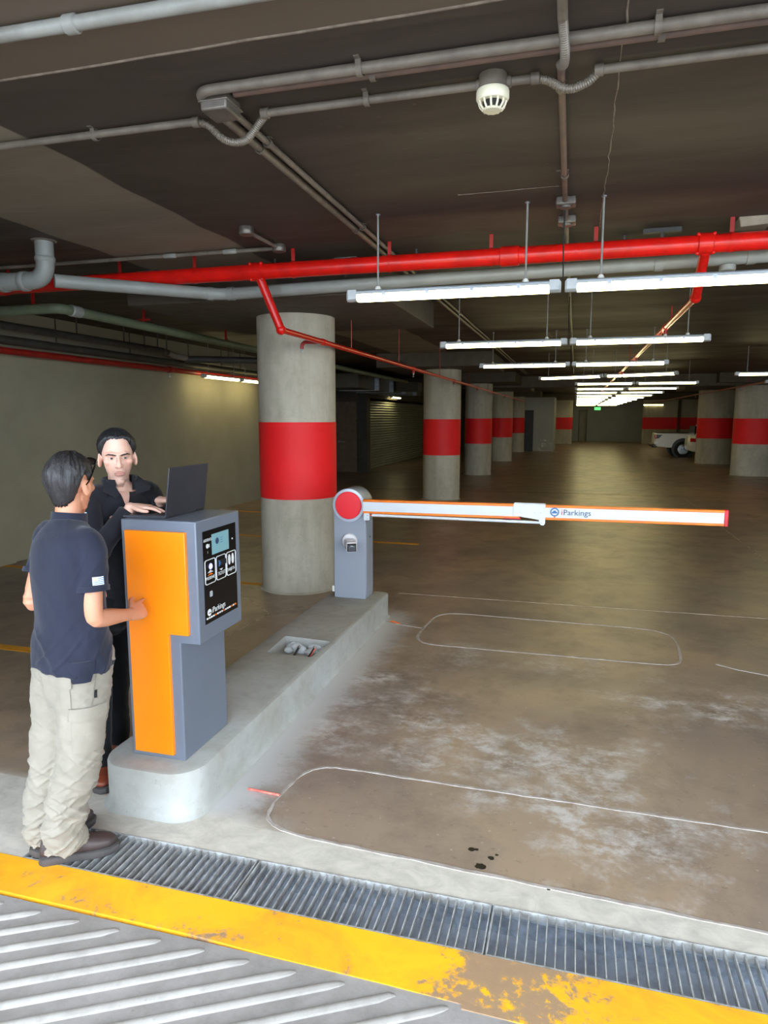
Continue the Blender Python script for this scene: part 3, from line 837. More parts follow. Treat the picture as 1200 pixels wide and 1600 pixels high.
lg = MB().lathe([(.036, .001), (.036, -.001), (.026, -.001), (.026, .001)], c, 'y', 28, cap=False).build('logo_ring', 'print_blue', t, smooth=False)
MB().prism_dir([(c[0] + a * .022, c[1] - .0006, c[2] + b * .022) for a, b in ((-1, -.5), (1, -.5), (1, 0), (.6, .1), (.4, .6), (-.4, .6), (-.6, .1), (-1, 0))], (0, .001, 0)).build('logo_car', 'print_blue', lg, smooth=False)
MB().prism_dir([(c[0] + a, c[1] - .0006, c[2] + b) for a, b in ((-.010, -.038), (.010, -.038), (0, -.048))], (0, .001, 0)).build('logo_pointer', 'boom_red', lg, smooth=False)

# ------------------------------------------------------------------ laptop on the machine
LZ = ZT
hx, hy0, hy1 = -1.852, 2.775, 3.125
t = thing('laptop', (-1.96, 2.95, LZ), 'open dark grey laptop on top of the ticket machine', 'laptop')
base = MB().prism_dir([(hx - .235, hy0, LZ), (hx, hy0, LZ), (hx, hy0, LZ + .016), (hx - .23, hy0, LZ + .011)], (0, hy1 - hy0, 0)).build('base', 'laptop_shell', t, bevel=.002)
zk = lambda x: LZ + .016 - (hx - x) * .021
km = MB()
for r in range(5):
    for c in range(13):
        xx = hx - .035 - r * .0195; yy = hy0 + .022 + c * .0237
        MB_ = km.box((xx - .017, yy, zk(xx) - .001), (xx, yy + .020, zk(xx) + .0012))
tag(km.build('keyboard', 'laptop_keys', base, smooth=False), kind='stuff')
MB().box((hx - .215, hy0 + .12, zk(hx - .2) - .001), (hx - .145, hy0 + .23, zk(hx - .18) + .0004)).build('touchpad', 'laptop_dark', base, smooth=False)
for yy in (hy0 + .03, hy1 - .08): MB().tube([(hx + .001, yy, LZ + .012), (hx + .001, yy + .05, LZ + .012)], .006, 10).build('hinge', 'laptop_dark', t)
tilt = .03
lid = MB().prism_dir([(hx - .003, hy0, LZ + .010), (hx + .004, hy0, LZ + .008), (hx + .004 + tilt, hy0, LZ + .242), (hx - .001 + tilt, hy0, LZ + .244)], (0, hy1 - hy0, 0)).build('lid', 'laptop_shell', t, bevel=.0016)
MB().prism_dir([(hx - .0035 + .002, hy0 + .008, LZ + .025), (hx - .001 + .002, hy0 + .008, LZ + .025), (hx - .0005 + tilt - .002, hy0 + .008, LZ + .238), (hx - .003 + tilt - .002, hy0 + .008, LZ + .238)], (0, hy1 - hy0 - .016, 0)).build('screen', 'screen_black', lid, smooth=False)
# ------------------------------------------------------------------ hanging lamps
LL = 1.43; LZB = 2.685
def make_lamp(full=True):
    """batten lying along x, centre at origin, underside at z = 0"""
    t = bpy.data.objects.new('batten_lamp', None); COL.objects.link(t); ORG[t.name] = (0, 0, 0); t.empty_display_size = .1
    h = LL / 2
    hs = MB().loft([[(x, -.032, .030), (x, .032, .030), (x, .046, .045), (x, .046, .062), (x, .030, .072), (x, -.030, .072), (x, -.046, .062), (x, -.046, .045)] for x in (-h + .012, h - .012)]).build('housing', 'lamp_housing', t, smooth=False)
    MB().loft([[(x, -.046 * s, .044), (x, -.042 * s, .012), (x, -.022 * s, .0), (x, .022 * s, .0), (x, .042 * s, .012), (x, .046 * s, .044)] for x, s in ((-h + .075, .9), (-h + .08, 1), (h - .08, 1), (h - .075, .9))]).build('diffuser', 'tube_glow', t)
    for sx in (-1, 1):
        MB().loft([[(sx * (h - d), -.048 * s, .072 * s + .002), (sx * (h - d), -.048 * s, .012), (sx * (h - d), -.022 * s, .0), (sx * (h - d), .022 * s, .0), (sx * (h - d), .048 * s, .012), (sx * (h - d), .048 * s, .072 * s + .002)] for d, s in ((0, .8), (.012, 1.0), (.072, 1.0))]).build('end_cap', 'lamp_cap', t)
    for x in (-.50, .49):
        rod = MB().tube([(x, 0, .07), (x, 0, ZC - LZB)], .0065, 8).build('hanger_rod', 'pale_conduit', t)
        if full:
            MB().lathe([(.022, .068), (.022, .082), (.014, .096)], (x, 0, 0), 'z', 12).build('rod_nut', 'white_plastic', rod)
            MB().lathe([(.016, ZC - LZB - .006), (.016, ZC - LZB)], (x, 0, 0), 'z', 12).build('ceiling_washer', 'galvanised', rod)
    if full:
        for x in (-.45, -.15, .15, .45):
            for y in (-.048, .044): MB().box((x - .012, y, .03), (x + .012, y + .004, .055)).build('clip', 'galvanised', hs, smooth=False)
    return t
lampF, lampS = make_lamp(True), make_lamp(False)
first = {True: lampF, False: lampS}; used = {True: False, False: False}
def place_lamp(x, y, rz, label, group, full=False, z=LZB):
    if used[full]: o = copy_tree(first[full])
    else: o = first[full]; used[full] = True
    o.location = (x, y, z); o.rotation_euler = (0, 0, rz)
    if z != LZB:
        for ch in o.children:
            if ch.name.startswith('hanger_rod'): ch.scale = (1, 1, (ZC - z) / (ZC - LZB))
    return tag(o, label, 'lamp', group)
G = 'fluorescent battens hanging over the lane'
rows = [4.62 + 3.36 * i for i in range(15)]
for i, y in enumerate(rows):
    if i == 3:
        a = math.radians(-24); cx, cy = .52, 14.7
        place_lamp(cx - math.cos(a) * (LL / 2 + .012), cy - math.sin(a) * (LL / 2 + .012), a, 'batten lamp in the fourth hanging pair, set askew, half over the lane middle', G)
        place_lamp(cx + math.cos(a) * (LL / 2 + .012), cy + math.sin(a) * (LL / 2 + .012), a, 'batten lamp in the fourth hanging pair, set askew, half towards the cars', G)
        continue
    c = -.11 if i < 3 else 1.38
    ra = 'in the %s hanging pair past the smoke detector' % ORD[i]
    place_lamp(c - LL / 2 - .012, y, 0, 'glowing batten %s, barrier-post side' % ra, G, i < 3)
    place_lamp(c + LL / 2 + .012, y, 0, 'glowing batten %s, car side' % ra, G, i < 3)
for x, y, l in ((3.65, 14.75, 'glowing batten at the picture edge above the wide columns, nearer one'), (5.0, 18.2, 'glowing batten at the picture edge above the wide columns, lower one'), (5.15, 51.0, 'tiny far batten hanging above the white pickup')):
    place_lamp(x, y, 0, l, 'battens over the side bays')
place_lamp(-6.64, 12.05, PI / 2, 'wall-side batten under the red wall pipe, one nearer the entrance', 'battens along the painted wall', z=2.61)
place_lamp(-6.64, 13.52, PI / 2, 'wall-side batten under the red wall pipe, one by the pier', 'battens along the painted wall', z=2.61)
place_lamp(-6.86, 26.2, PI / 2, 'batten lighting the long roller shutter from above', 'battens along the painted wall', z=2.61)

# ------------------------------------------------------------------ fire main and sprinkler branches
RY, RZ = 5.33, 3.085
t = thing('fire_main', (-.5, RY, RZ), 'bright red fire main pipe crossing under the ceiling', 'pipe')
FIRE = t
MB().tube([(-6.9, RY, RZ), (3.0, RY, RZ)], .062, 24).build('pipe', 'red_pipe_paint', t)
for x in (-.52, -5.2): MB().lathe([(.064, -.07), (.072, -.065), (.072, .065), (.064, .07)], (x, RY, RZ), 'x', 24).build('coupling', 'red_pipe_paint', t)
for x in (-5.1, -3.9, -3.16, -2.26, -1.45, -.66, .98, .09):
    MB().box((x - .014, RY - .004, RZ), (x + .014, RY + .004, ZC)).build('hanger', 'dull_red_paint', t, smooth=False)
    MB().lathe([(.064, -.012), (.066, -.012), (.066, .012), (.064, .012)], (x, RY, RZ), 'x', 24, cap=False).build('clamp', 'red_pipe_paint', t)
BXL_, BZL = -2.42, 2.625
BXR_, BZR = .845, 2.80
for x, nm in ((-2.575, 'a'), (.815, 'b')):
    MB().lathe([(.064, -.05), (.074, -.045), (.074, .045), (.064, .05)], (x, RY, RZ), 'x', 24).build('tee_saddle', 'red_pipe_paint', t)
    for s in (-.05, .05): MB().ball((x + s, RY - .05, RZ + .055), .014, 8, 6).build('bolt', 'red_pipe_paint', t)
    for s in (-.05, .05): MB().ball((x + s, RY - .03, RZ - .065), .014, 8, 6).build('bolt', 'red_pipe_paint', t)
def branch(label, p_tee, elbow, far_y, heads, hang, matn='red_pipe_paint'):
    t = thing('sprinkler_branch', elbow, label, 'pipe', 'red sprinkler branch pipes')
    MB().tube([p_tee, elbow], .036, 16).build('drop_pipe', 'red_pipe_paint', t)
    MB().ball(elbow, .043, 14, 10).build('elbow', 'red_pipe_paint', t)
    x, y, z = elbow
    MB().tube([elbow, (x, far_y, z)], .026, 14).build('run_pipe', matn, t)
    for hy in heads:
        s = MB().lathe([(.03, -.035), (.034, -.03), (.034, .03), (.03, .035)], (x, hy, z), 'y', 14).build('tee', 'red_pipe_paint', t)
        MB().lathe([(.018, -.07), (.02, -.03)], (x, hy, z), 'z', 10).build('nipple', 'dull_red_paint', s)
        MB().lathe([(.016, -.125), (.016, -.12), (.005, -.115), (.005, -.1), (.012, -.09), (.012, -.068)], (x, hy, z), 'z', 10).build('sprinkler_head', 'galvanised', s)
    for hy in hang: MB().tube([(x, hy, z), (x, hy, ZC if not (5.8 < hy < 8.2 or 14.4 < hy < 16.8) else 2.95)], .006, 6).build('hanger', 'dull_red_paint', t)
    return t
b1 = branch('long red sprinkler branch passing the big column', (-2.56, RY, RZ - .05), (BXL_, 5.42, BZL), 34, (10.3, 13.9, 17.3, 20.6, 24.2), (7.3, 9.4, 12.4, 16.0, 19.5))
# side stub with a head in front of the big column
MB().tube(bend([(BXL_, 6.42, BZL), (BXL_ - .20, 6.42, BZL + .005), (BXL_ - .225, 6.42, BZL - .02), (BXL_ - .225, 6.42, BZL - .06)], .03), .018, 10).build('side_stub', 'dull_red_paint', b1)
MB().lathe([(.014, -.09), (.014, -.085), (.006, -.08), (.012, -.06)], (BXL_ - .225, 6.42, BZL), 'z', 10).build('sprinkler_head', 'galvanised', b1)
MB().lathe([(.028, -.035), (.033, -.03), (.033, .03), (.028, .035)], (BXL_, 6.42, BZL), 'y', 14).build('tee', 'red_pipe_paint', b1)
branch('red sprinkler branch running over the lane lamps', (.82, RY, RZ - .05), (BXR_, 5.80, BZR), 33, (7.6, 11.1, 14.4), (7.2, 12.5))
# a thinner run on the far side and one on the painted wall
t = thing('sprinkler_run', (4.75, 20, 2.78), 'thin red sprinkler pipe slanting past the wide columns', 'pipe')
MB().tube([(4.75, 12, 2.80), (4.75, 48, 2.80)], .028, 12).build('pipe', 'dull_red_paint', t)
for hy in (15.2, 19, 23, 27, 31, 36): MB().lathe([(.02, -.10), (.02, -.09), (.006, -.08), (.016, -.03)], (4.75, hy, 2.78), 'z', 8).build('sprinkler_head', 'galvanised', t)
for hy in (14, 22, 30, 40): MB().tube([(4.75, hy, 2.78), (4.75, hy, ZC)], .006, 6).build('hanger', 'dull_red_paint', t)
t = thing('wall_fire_pipe', (-6.85, 8, 2.71), 'dark red pipe running along the painted wall', 'pipe')
MB().tube([(-6.85, 2.0, 2.71), (-6.85, 22, 2.71)], .045, 16).build('pipe', 'dull_red_paint', t)
for hy in (10.6, 16): MB().lathe([(.022, -.13), (.022, -.12), (.008, -.11), (.022, -.05)], (-6.85, hy, 2.71), 'z', 10).build('sprinkler_head', 'galvanised', t)
MB().lathe([(.05, -.06), (.056, -.05), (.056, .05), (.05, .06)], (-6.85, 10.6, 2.71), 'y', 16).build('tee', 'dull_red_paint', t)
for hy in (6.2, 9.4, 13, 17): MB().box((-7.05, hy - .015, 2.70), (-6.85, hy + .015, 2.72)).build('bracket', 'dull_red_paint', t, smooth=False)

# ------------------------------------------------------------------ plumbing
GY = 5.62
t = thing('grey_drain_pipe', (-.5, GY, 3.0), 'pale grey plastic drain pipe below the red main', 'pipe')
p = bend([(-3.98, 4.62, 2.955), (-3.08, GY, 2.975), (3.0, GY, 3.075)], .12, 6)
MB().tube(p, .052, 20).build('pipe', 'grey_pipe_plastic', t)
for c, d in (((-2.98, GY, 2.977), (1, 0, .01)), ((.55, GY, 3.03), (1, 0, .01)), ((1.17, GY, 3.045), (1, 0, .01)), ((-3.15, GY - .07, 2.974), (.66, .73, .01))):
    d = Vector(d).normalized(); c = Vector(c)
    MB().tube([c - d * .03, c + d * .03], .058, 20).build('socket', 'grey_pipe_plastic', t)
for x in (-2.55, -1.3, .3, 1.2):
    MB().box((x - .008, GY - .003, 3.02), (x + .008, GY + .003, ZC)).build('hanger', 'dark_pipe', t, smooth=False)
MB().lathe([(.05, -.02), (.058, -.01), (.058, .02)], (1.02, GY, 2.97), 'z', 16).build('inspection_cap', 'grey_pipe_plastic', t)
t = thing('down_pipe', (-4.02, 4.58, ZC), 'thick grey soil pipe dropping from the ceiling and turning aside', 'pipe')
MB().tube(bend([(-4.02, 4.58, ZC), (-4.02, 4.58, 2.96), (-6.15, 4.50, 2.93), (-6.15, 4.50, ZC)], .14, 8), .068, 20).build('pipe', 'grey_pipe_plastic', t)
MB().lathe([(.07, -.12), (.076, -.11), (.076, -.09), (.07, -.08)], (-4.02, 4.58, ZC - .04), 'z', 20).build('socket', 'grey_pipe_plastic', t)
MB().lathe([(.085, -.010), (.095, 0)], (-4.02, 4.58, ZC), 'z', 18).build('ceiling_collar', 'conduit_paint', t)
for x in (-4.22, -4.42): MB().lathe([(.07, -.03), (.077, -.02), (.077, .02), (.07, .03)], (x, 4.575, 2.955), 'x', 20).build('socket', 'grey_pipe_plastic', t)
MB().box((-4.19, 4.72, 2.95), (-4.17, 4.73, ZC)).build('hanger', 'dull_red_paint', t, smooth=False)
t = thing('green_pipe', (-4.65, 5.45, 2.9), 'greenish drain pipe turning back beside the column row', 'pipe')
MB().tube(bend([(-6.2, 5.70, ZC), (-6.2, 5.50, 2.90), (-4.66, 5.44, 2.90), (-4.66, 19, 2.87)], .12, 6), .048, 18).build('pipe', 'green_pipe_plastic', t)
MB().lathe([(.048, -.07), (.056, -.06), (.056, .06), (.048, .07)], (-4.66, 5.66, 2.90), 'y', 18).build('socket', 'grey_pipe_plastic', t)
for x, y in ((-4.95, 5.45), (-4.66, 6.75), (-4.66, 8.6), (-4.66, 11)): 
    MB().box((x - .016, y - .004, 2.86), (x + .016, y + .004, ZC)).build('hanger', 'dull_red_paint', t, smooth=False)
MB().box((-4.74, 6.745, 2.955), (-4.58, 6.755, 2.975)).build('hanger_cross', 'dull_red_paint', t, smooth=False)
t = thing('black_water_pipe', (-6.45, 8, 2.98), 'dark pipe hung above the red wall pipe, upper one', 'pipe', 'dark pipes along the painted wall')
MB().tube(bend([(-6.5, 2.0, 2.96), (-6.5, 9.9, 2.96), (-6.62, 10.1, 2.96), (-6.62, 10.2, 2.96)], .08), .048, 14).build('pipe', 'dark_pipe', t)
MB().tube(bend([(-6.62, 10.2, 2.96), (-6.62, 10.45, 2.92), (-6.5, 10.6, 2.90)], .08), .05, 14).build('elbow', 'raw_concrete', t)
for hy in (7.9, 8.9, 9.4, 9.75, 10.0): MB().tube([(-6.5, hy, 2.98), (-6.5, hy, ZC)], .009, 6).build('hanger', 'dark_pipe', t)
t = thing('black_water_pipe', (-6.8, 8, 2.84), 'dark pipe hung above the red wall pipe, lower one', 'pipe', 'dark pipes along the painted wall')
MB().tube([(-6.84, 2.0, 2.84), (-6.84, 14.9, 2.84)], .055, 14).build('pipe', 'dark_pipe', t)
for hy in (7.9, 9.5, 11.2, 12.4, 13.2, 14): MB().tube([(-6.84, hy, 2.84), (-6.84, hy, ZC)], .008, 6).build('hanger', 'dark_pipe', t)
t = thing('dark_branch_pipe', (-5.9, 10.4, 2.86), 'dark crossing pipe with a stub end behind the column row', 'pipe')
MB().tube(bend([(-6.55, 10.6, 2.88), (-6.3, 10.7, 2.88), (-4.95, 11.5, 2.88), (-4.95, 11.5, ZC)], .1), .06, 14).build('pipe', 'dark_pipe', t)
MB().tube([(-5.25, 11.25, 2.92), (-4.98, 11.2, 2.98)], .035, 12).build('stub', 'grey_pipe_plastic', t)
for hx_, hy in ((-5.9, 10.95), (-5.4, 11.25)): MB().tube([(hx_, hy, 2.88), (hx_, hy, ZC)], .008, 6).build('hanger', 'dark_pipe', t)
# sheet metal duct deep on that side
t = thing('air_duct', (-5.6, 20, 2.75), 'dark rectangular air duct above the shutters', 'duct')
MB().box((-6.45, 16.5, 2.62), (-5.3, 23.7, 2.98)).build('trunk', 'dark_steel', t, smooth=False, bevel=.01)
for yy in (18, 19.5, 21, 22.5): MB().box((-6.32, yy - .02, 2.60), (-5.18, yy + .02, 3.0)).build('flange', 'galvanised', t, smooth=False)
MB().prism_dir([(-5.2, 19.9, 2.66), (-5.2, 20.5, 2.66), (-4.7, 21.2, 2.66), (-4.7, 20.6, 2.66)], (0, 0, .28)).build('take_off', 'dark_steel', t, smooth=False)
for yy in (17.2, 20.2, 23.2):
    for xx in (-6.2, -5.3): MB().tube([(xx, yy, 2.9), (xx, yy, ZC)], .006, 6).build('hanger', 'dark_steel', t)

# ------------------------------------------------------------------ conduits
def saddle(c, axis, r, parent):
    m = MB(); x, y, z = c
    prof = [(r + .004, -.012), (r + .007, -.012), (r + .007, .012), (r + .004, .012)]
    m.lathe(prof, c, axis, 12, cap=False)
    if axis == 'x': m.box((x - .011, y - r - .03, ZC - .004), (x + .011, y + r + .006, ZC)); m.box((x - .011, y - r - .008, z), (x + .011, y - r - .004, ZC))
    else: m.box((x - r - .03, y - .011, ZC - .004), (x + r + .006, y + .011, ZC)); m.box((x - r - .008, y - .011, z), (x - r - .004, y + .011, ZC))
    return m.build('saddle_clip', 'conduit_paint', parent)
def flex(pts, r, parent, n=5):
    P = bend(pts, .08, n); Q = []                # resample and corrugate
    L = [0]
    for a, b in zip(P, P[1:]): L.append(L[-1] + (b - a).length)
    k = int(L[-1] / .0045); rs = []
    for i in range(k + 1):
        s = L[-1] * i / k; j = 0
        while j < len(L) - 2 and L[j + 1] < s: j += 1
        Q.append(P[j].lerp(P[j + 1], (s - L[j]) / max(1e-6, L[j + 1] - L[j]))); rs.append(r * (1.0 if i % 2 else .84))
    return MB().tube(Q, rs, 12).build('flexible_section', 'flex_steel', parent)
zc = ZC - .026
Y1 = 2.685
t = thing('ceiling_conduit', (0, Y1, zc), 'thick conduit crossing the ceiling then turning back along it', 'conduit')
MB().tube(bend([(3.2, Y1 + .012, zc), (-1.565, Y1, zc), (-1.565, 22, zc)], .09, 8), .021, 14).build('pipe', 'conduit_paint', t)
for x in (-.85, .22, 1.3): saddle((x, Y1 + .004, zc), 'x', .021, t)
for y in (3.3, 4.85, 6.4): saddle((-1.565, y, zc), 'y', .021, t)
t = thing('ceiling_conduit', (0, Y1 + .085, zc), 'thinner rusty conduit paired with the thick one on the ceiling', 'conduit')
MB().tube([(3.2, Y1 + .09, zc + .006), (-1.42, Y1 + .07, zc + .006)], .0145, 12).build('pipe', 'rusty_conduit', t)
MB().tube([(-1.500, Y1 + .19, zc), (-1.500, 22, zc)], .0155, 12).build('pipe', 'conduit_paint', t)
for x in (-.82, .24): saddle((x, Y1 + .08, zc + .006), 'x', .0145, t)
for y in (3.25, 4.8): saddle((-1.50, y, zc), 'y', .0155, t)
bx = MB().box((-1.56, Y1 + .035, ZC - .085), (-1.44, Y1 + .17, ZC - .012)).build('junction_box', 'cast_box', t, bevel=.008)
MB().box((-1.568, Y1 + .03, ZC - .052), (-1.432, Y1 + .175, ZC - .044)).build('cover_flange', 'cast_box', bx, bevel=.003)
Y2 = 2.945
t = thing('ceiling_conduit', (-1, Y2, zc), 'conduit with flexible loops that carries the smoke detector', 'conduit')
MB().tube([(-3.9, Y2 - .02, zc), (-1.70, Y2 - .005, zc)], .017, 12).build('pipe', 'conduit_paint', t)
flex([(-1.71, Y2, zc), (-1.66, Y2 + .01, zc - .01), (-1.60, Y2 + .06, zc - .075), (-1.50, Y2 + .065, zc - .085), (-1.40, Y2 + .02, zc - .02), (-1.36, Y2, zc)], .0175, t)
MB().tube([(-1.37, Y2, zc), (-.42, Y2, zc)], .017, 12).build('pipe', 'conduit_paint', t)
MB().tube([(-.32, Y2, zc), (-.20, Y2, zc)], .017, 12).build('pipe', 'conduit_paint', t)
flex([(-.205, Y2, zc), (-.16, Y2 + .005, zc - .01), (-.08, Y2 + .03, zc - .05), (0, Y2 + .02, zc - .03), (.04, Y2, zc)], .0175, t)
MB().tube([(.03, Y2, zc), (3.0, Y2 + .02, zc)], .017, 12).build('pipe', 'conduit_paint', t)
for x in (-1.71, -1.37, -.205, .035, -.42, -.315): MB().lathe([(.018, -.018), (.023, -.016), (.023, .016), (.018, .018)], (x, Y2, zc), 'x', 12).build('gland', 'conduit_paint', t)
for x in (-2.25, -.9, .70): saddle((x, Y2, zc), 'x', .017, t)
t = thing('smoke_detector', (-.37, Y2 - .015, ZC), 'round cream smoke detector on the ceiling', 'smoke detector')
cx, cy = -.37, Y2 - .01
MB().lathe([(.056, 0), (.056, -.052), (.05, -.056)], (cx, cy, ZC), 'z', 24).build('back_box', 'conduit_paint', t)
hd = MB().lathe([(.052, -.054), (.064, -.058), (.066, -.064), (.066, -.088), (.060, -.098), (.052, -.100)], (cx, cy, ZC), 'z', 32).build('body', 'cream_plastic', t)
MB().lathe([(.040, -.098), (.040, -.125)], (cx, cy, ZC), 'z', 24).build('chamber', 'slot_dark', t)
MB().lathe([(.001, -.136), (.034, -.134), (.040, -.128), (.034, -.124)], (cx, cy, ZC), 'z', 24).build('cap', 'cream_plastic', t)
for q in range(12):
    a = 2 * PI * q / 12; ca, sa = math.cos(a), math.sin(a)
    MB().tube([(cx + .055 * ca, cy + .055 * sa, ZC - .099), (cx + .050 * ca, cy + .050 * sa, ZC - .115), (cx + .037 * ca, cy + .037 * sa, ZC - .130)], .0045, 6).build('grille_rib', 'cream_plastic', t)
MB().ball((cx + .045, cy - .042, ZC - .085), .004, 8, 6).build('indicator', 'tail_red', t)
XL = -.105
t = thing('ceiling_conduit', (XL, 3.5, zc), 'conduit running lengthwise over the lamp gap to two boxes', 'conduit')
MB().tube([(XL + .015, 1.9, zc), (XL + .012, 2.56, zc)], .0175, 12).build('pipe', 'conduit_paint', t)
flex([(XL + .012, 2.55, zc), (XL + .015, 2.60, zc - .015), (XL + .02, 2.69, zc - .052), (XL + .015, 2.76, zc - .052), (XL, 2.84, zc - .01), (XL, 2.87, zc)], .018, t)
MB().tube([(XL, 2.86, zc), (XL - .01, 4.56, zc)], .0155, 12).build('pipe', 'rusty_conduit', t)
for yy in (4.60, 5.02):
    b = MB().box((XL - .065, yy - .05, ZC - .05), (XL + .055, yy + .05, ZC)).build('junction_box', 'cast_box', t, bevel=.008)
    MB().lathe([(.035, -.062), (.035, -.05)], (XL - .005, yy, ZC), 'z', 16).build('box_cover', 'cast_box', b)
MB().tube([(XL - .01, 4.65, zc), (XL - .01, 4.97, zc)], .0155, 12).build('pipe', 'conduit_paint', t)
MB().tube([(XL - .01, 5.07, zc), (XL - .02, 22, zc)], .0155, 12).build('pipe', 'conduit_paint', t)
for yy in (3.05, 4.1): saddle((XL - .005, yy, zc), 'y', .0155, t)
for i, yy in enumerate(rows[:3]):
    tag(MB().tube(bend([(-.115, yy + .02, ZC - .02), (-.118, yy + .012, ZC - .25), (-.112, yy, LZB + .07)], .1), .005, 6).build('lamp_cable', 'black_cable', org=(-.115, yy, LZB + .07)), 'thin dark supply cable dropping between the %s pair of battens' % ORD[i], 'cable', 'lamp supply cables')
t = thing('ceiling_conduit', (-2, 2.12, zc), 'pale conduit on the lintel at the very top corner', 'conduit')
MB().tube([(-4.2, 2.07, ZC - .03), (1.5, 2.21, ZC - .03)], .024, 14).build('pipe', 'pale_conduit', t)
MB().lathe([(.026, -.025), (.031, -.02), (.031, .02), (.026, .025)], (-1.70, 2.133, ZC - .03), 'x', 14).build('coupling', 'pale_conduit', t)
t = thing('ceiling_conduit', (-2.33, 4.9, zc), 'short conduit elbow between two small boxes above the red main', 'conduit')
for c in ((-2.335, 4.66), (-2.32, 5.19)):
    MB().lathe([(.052, 0), (.056, -.01), (.056, -.045), (.05, -.055)], (c[0], c[1], ZC), 'z', 10).build('round_box', 'cast_box', t)
MB().tube([(-2.335, 4.70, zc), (-2.322, 5.15, zc)], .0145, 10).build('pipe', 'conduit_paint', t)
MB().tube([(-2.36, 5.19, zc), (-6.5, 5.17, zc)], .016, 10).build('pipe', 'conduit_paint', t)
for x in (-2.75, -3.3): MB().lathe([(.017, -.06), (.021, -.05), (.021, .05), (.017, .06)], (x, 5.187, zc), 'x', 10).build('coupling', 'pale_conduit', t)
t = thing('ceiling_bracket', (.55, 5.42, ZC), 'small dark channel bracket behind the red main', 'bracket')
MB().box((.42, 5.48, ZC - .03), (.68, 5.52, ZC)).build('channel', 'dark_steel', t, smooth=False); MB().box((.54, 5.49, ZC - .12), (.56, 5.51, ZC - .03)).build('stem', 'dark_steel', t, smooth=False)
t = thing('ceiling_bracket', (1.1, 5.42, ZC), 'raw concrete stub on the ceiling behind the red main', 'block')
m = MB(); m.loft([[(1.02, 5.33, ZC), (1.24, 5.33, ZC), (1.24, 5.55, ZC), (1.02, 5.55, ZC)], [(1.04, 5.37, ZC - .06), (1.22, 5.36, ZC - .05), (1.23, 5.53, ZC - .055), (1.03, 5.52, ZC - .05)]]); m.build('stub', 'raw_concrete', t, bevel=.006)
for x, l in ((-3.9, 'one nearer the soil pipe'), (-1.95, 'one nearer the lamps')):
    t = thing('pipe_bracket', (x, 5.75, ZC), 'small grey channel bracket over the drain pipe, ' + l, 'bracket', 'channel brackets behind the fire main')
    MB().box((x - .1, 5.73, ZC - .03), (x + .1, 5.77, ZC)).build('channel', 'cast_box', t, smooth=False)
    MB().box((x - .012, 5.74, ZC - .17), (x + .012, 5.76, ZC - .03)).build('stem', 'cast_box', t, smooth=False)

# exit sign far off
t = thing('exit_sign', (1.35, 47.5, 2.43), 'small glowing green exit sign under the farthest lamps', 'sign')
MB().box((1.15, 47.5, 2.33), (1.55, 47.54, 2.52)).build('sign_panel', 'exit_green', t, smooth=False, bevel=.01)
for x in (1.2, 1.5): MB().tube([(x, 47.52, 2.5), (x, 47.52, ZC)], .006, 6).build('hanger', 'dark_steel', t)

# ------------------------------------------------------------------ parked cars (tails towards the lane)
def wheel(c, r, w, parent):
    t = MB().lathe([(r * .62, -w / 2), (r * .93, -w / 2), (r, -w / 2 + .03), (r, w / 2 - .03), (r * .93, w / 2), (r * .62, w / 2)], c, 'y', 28, cap=False).build('tyre', 'tyre_rubber', parent)
    MB().lathe([(r * .64, -w / 2 + .02), (r * .58, -w / 2 + .005), (r * .55, -w / 2 + .03)], c, 'y', 28).build('rim', 'alloy', t)
    for q in range(6):
        a = 2 * PI * q / 6
        d = Vector((math.cos(a), 0, math.sin(a))); s = Vector((-math.sin(a), 0, math.cos(a)))
        p0 = Vector(c) + Vector((0, -w / 2 + .004, 0)) + d * r * .12; p1 = Vector(c) + Vector((0, -w / 2 + .004, 0)) + d * r * .6
        MB().prism_dir([p0 - s * .03, p0 + s * .03, p1 + s * .045, p1 - s * .045], (0, .03, 0)).build('spoke', 'alloy', t, smooth=False)
def car(name, label, x, y, L, W, side, wheels, r, glass_side, mat='car_white'):
    """side view outline (u from the tail, z) extruded across the car; tail faces the lane (-X)"""
    t = thing(name, (x + L / 2, y + W / 2, 0), label, name.replace('_', ' '))
    def tw(z): return .0 if z < 1.0 else (z - 1.0) * .28         # tumblehome
    rings = []
    for v, e in ((0, .03), (.05, 0), (W - .05, 0), (W, .03)):
        rr = []
        for u, z in side:
            k = tw(z); vv = v + (k if v < W / 2 else -k)
            cz = .75; rr.append((x + u + (e if u < L / 2 else -e), y + vv, cz + (z - cz) * (1 - e * .8)))
        rings.append(rr)
    body = MB().loft(rings).build('body', mat, t, bevel=.03, segs=3)
    for u in wheels:
        for v in (.085, W - .085):
            c = (x + u, y + v, r)
            wheel(c, r, .24, t)
            yy = y - .006 if v < W / 2 else y + W - .05
            MB().lathe([(r * 1.30, 0), (r * 1.30, .056)], (x + u, yy, r + .03), 'y', 28).build('wheel_arch', 'car_trim', body)
    for poly in glass_side:
        MB().prism_dir([(x + u, y + tw(z) - .012 + (z - 1.2) * .02, z) for u, z in poly], (0, .03, 0)).build('window', 'car_glass', body, smooth=False)
    return t, body
PXr, PYr, PL, PW = 3.66, 34.5, 5.3, 1.85
side = [(0.0, .55), (.06, .50), (.55, .45), (4.9, .40), (5.25, .5), (5.3, .8), (5.2, 1.02), (4.0, 1.15), (3.4, 1.78), (2.25, 1.80), (2.0, 1.12), (.03, 1.12)]
t, b = car('pickup', 'white pickup with black wheel arches parked tail outwards', PXr, PYr, PL, PW, side, (1.22, 4.35), .38, [[(2.3, 1.15), (2.9, 1.15), (2.9, 1.68), (2.42, 1.68)], [(2.98, 1.15), (3.85, 1.15), (3.35, 1.68), (2.98, 1.68)]])
b2 = t
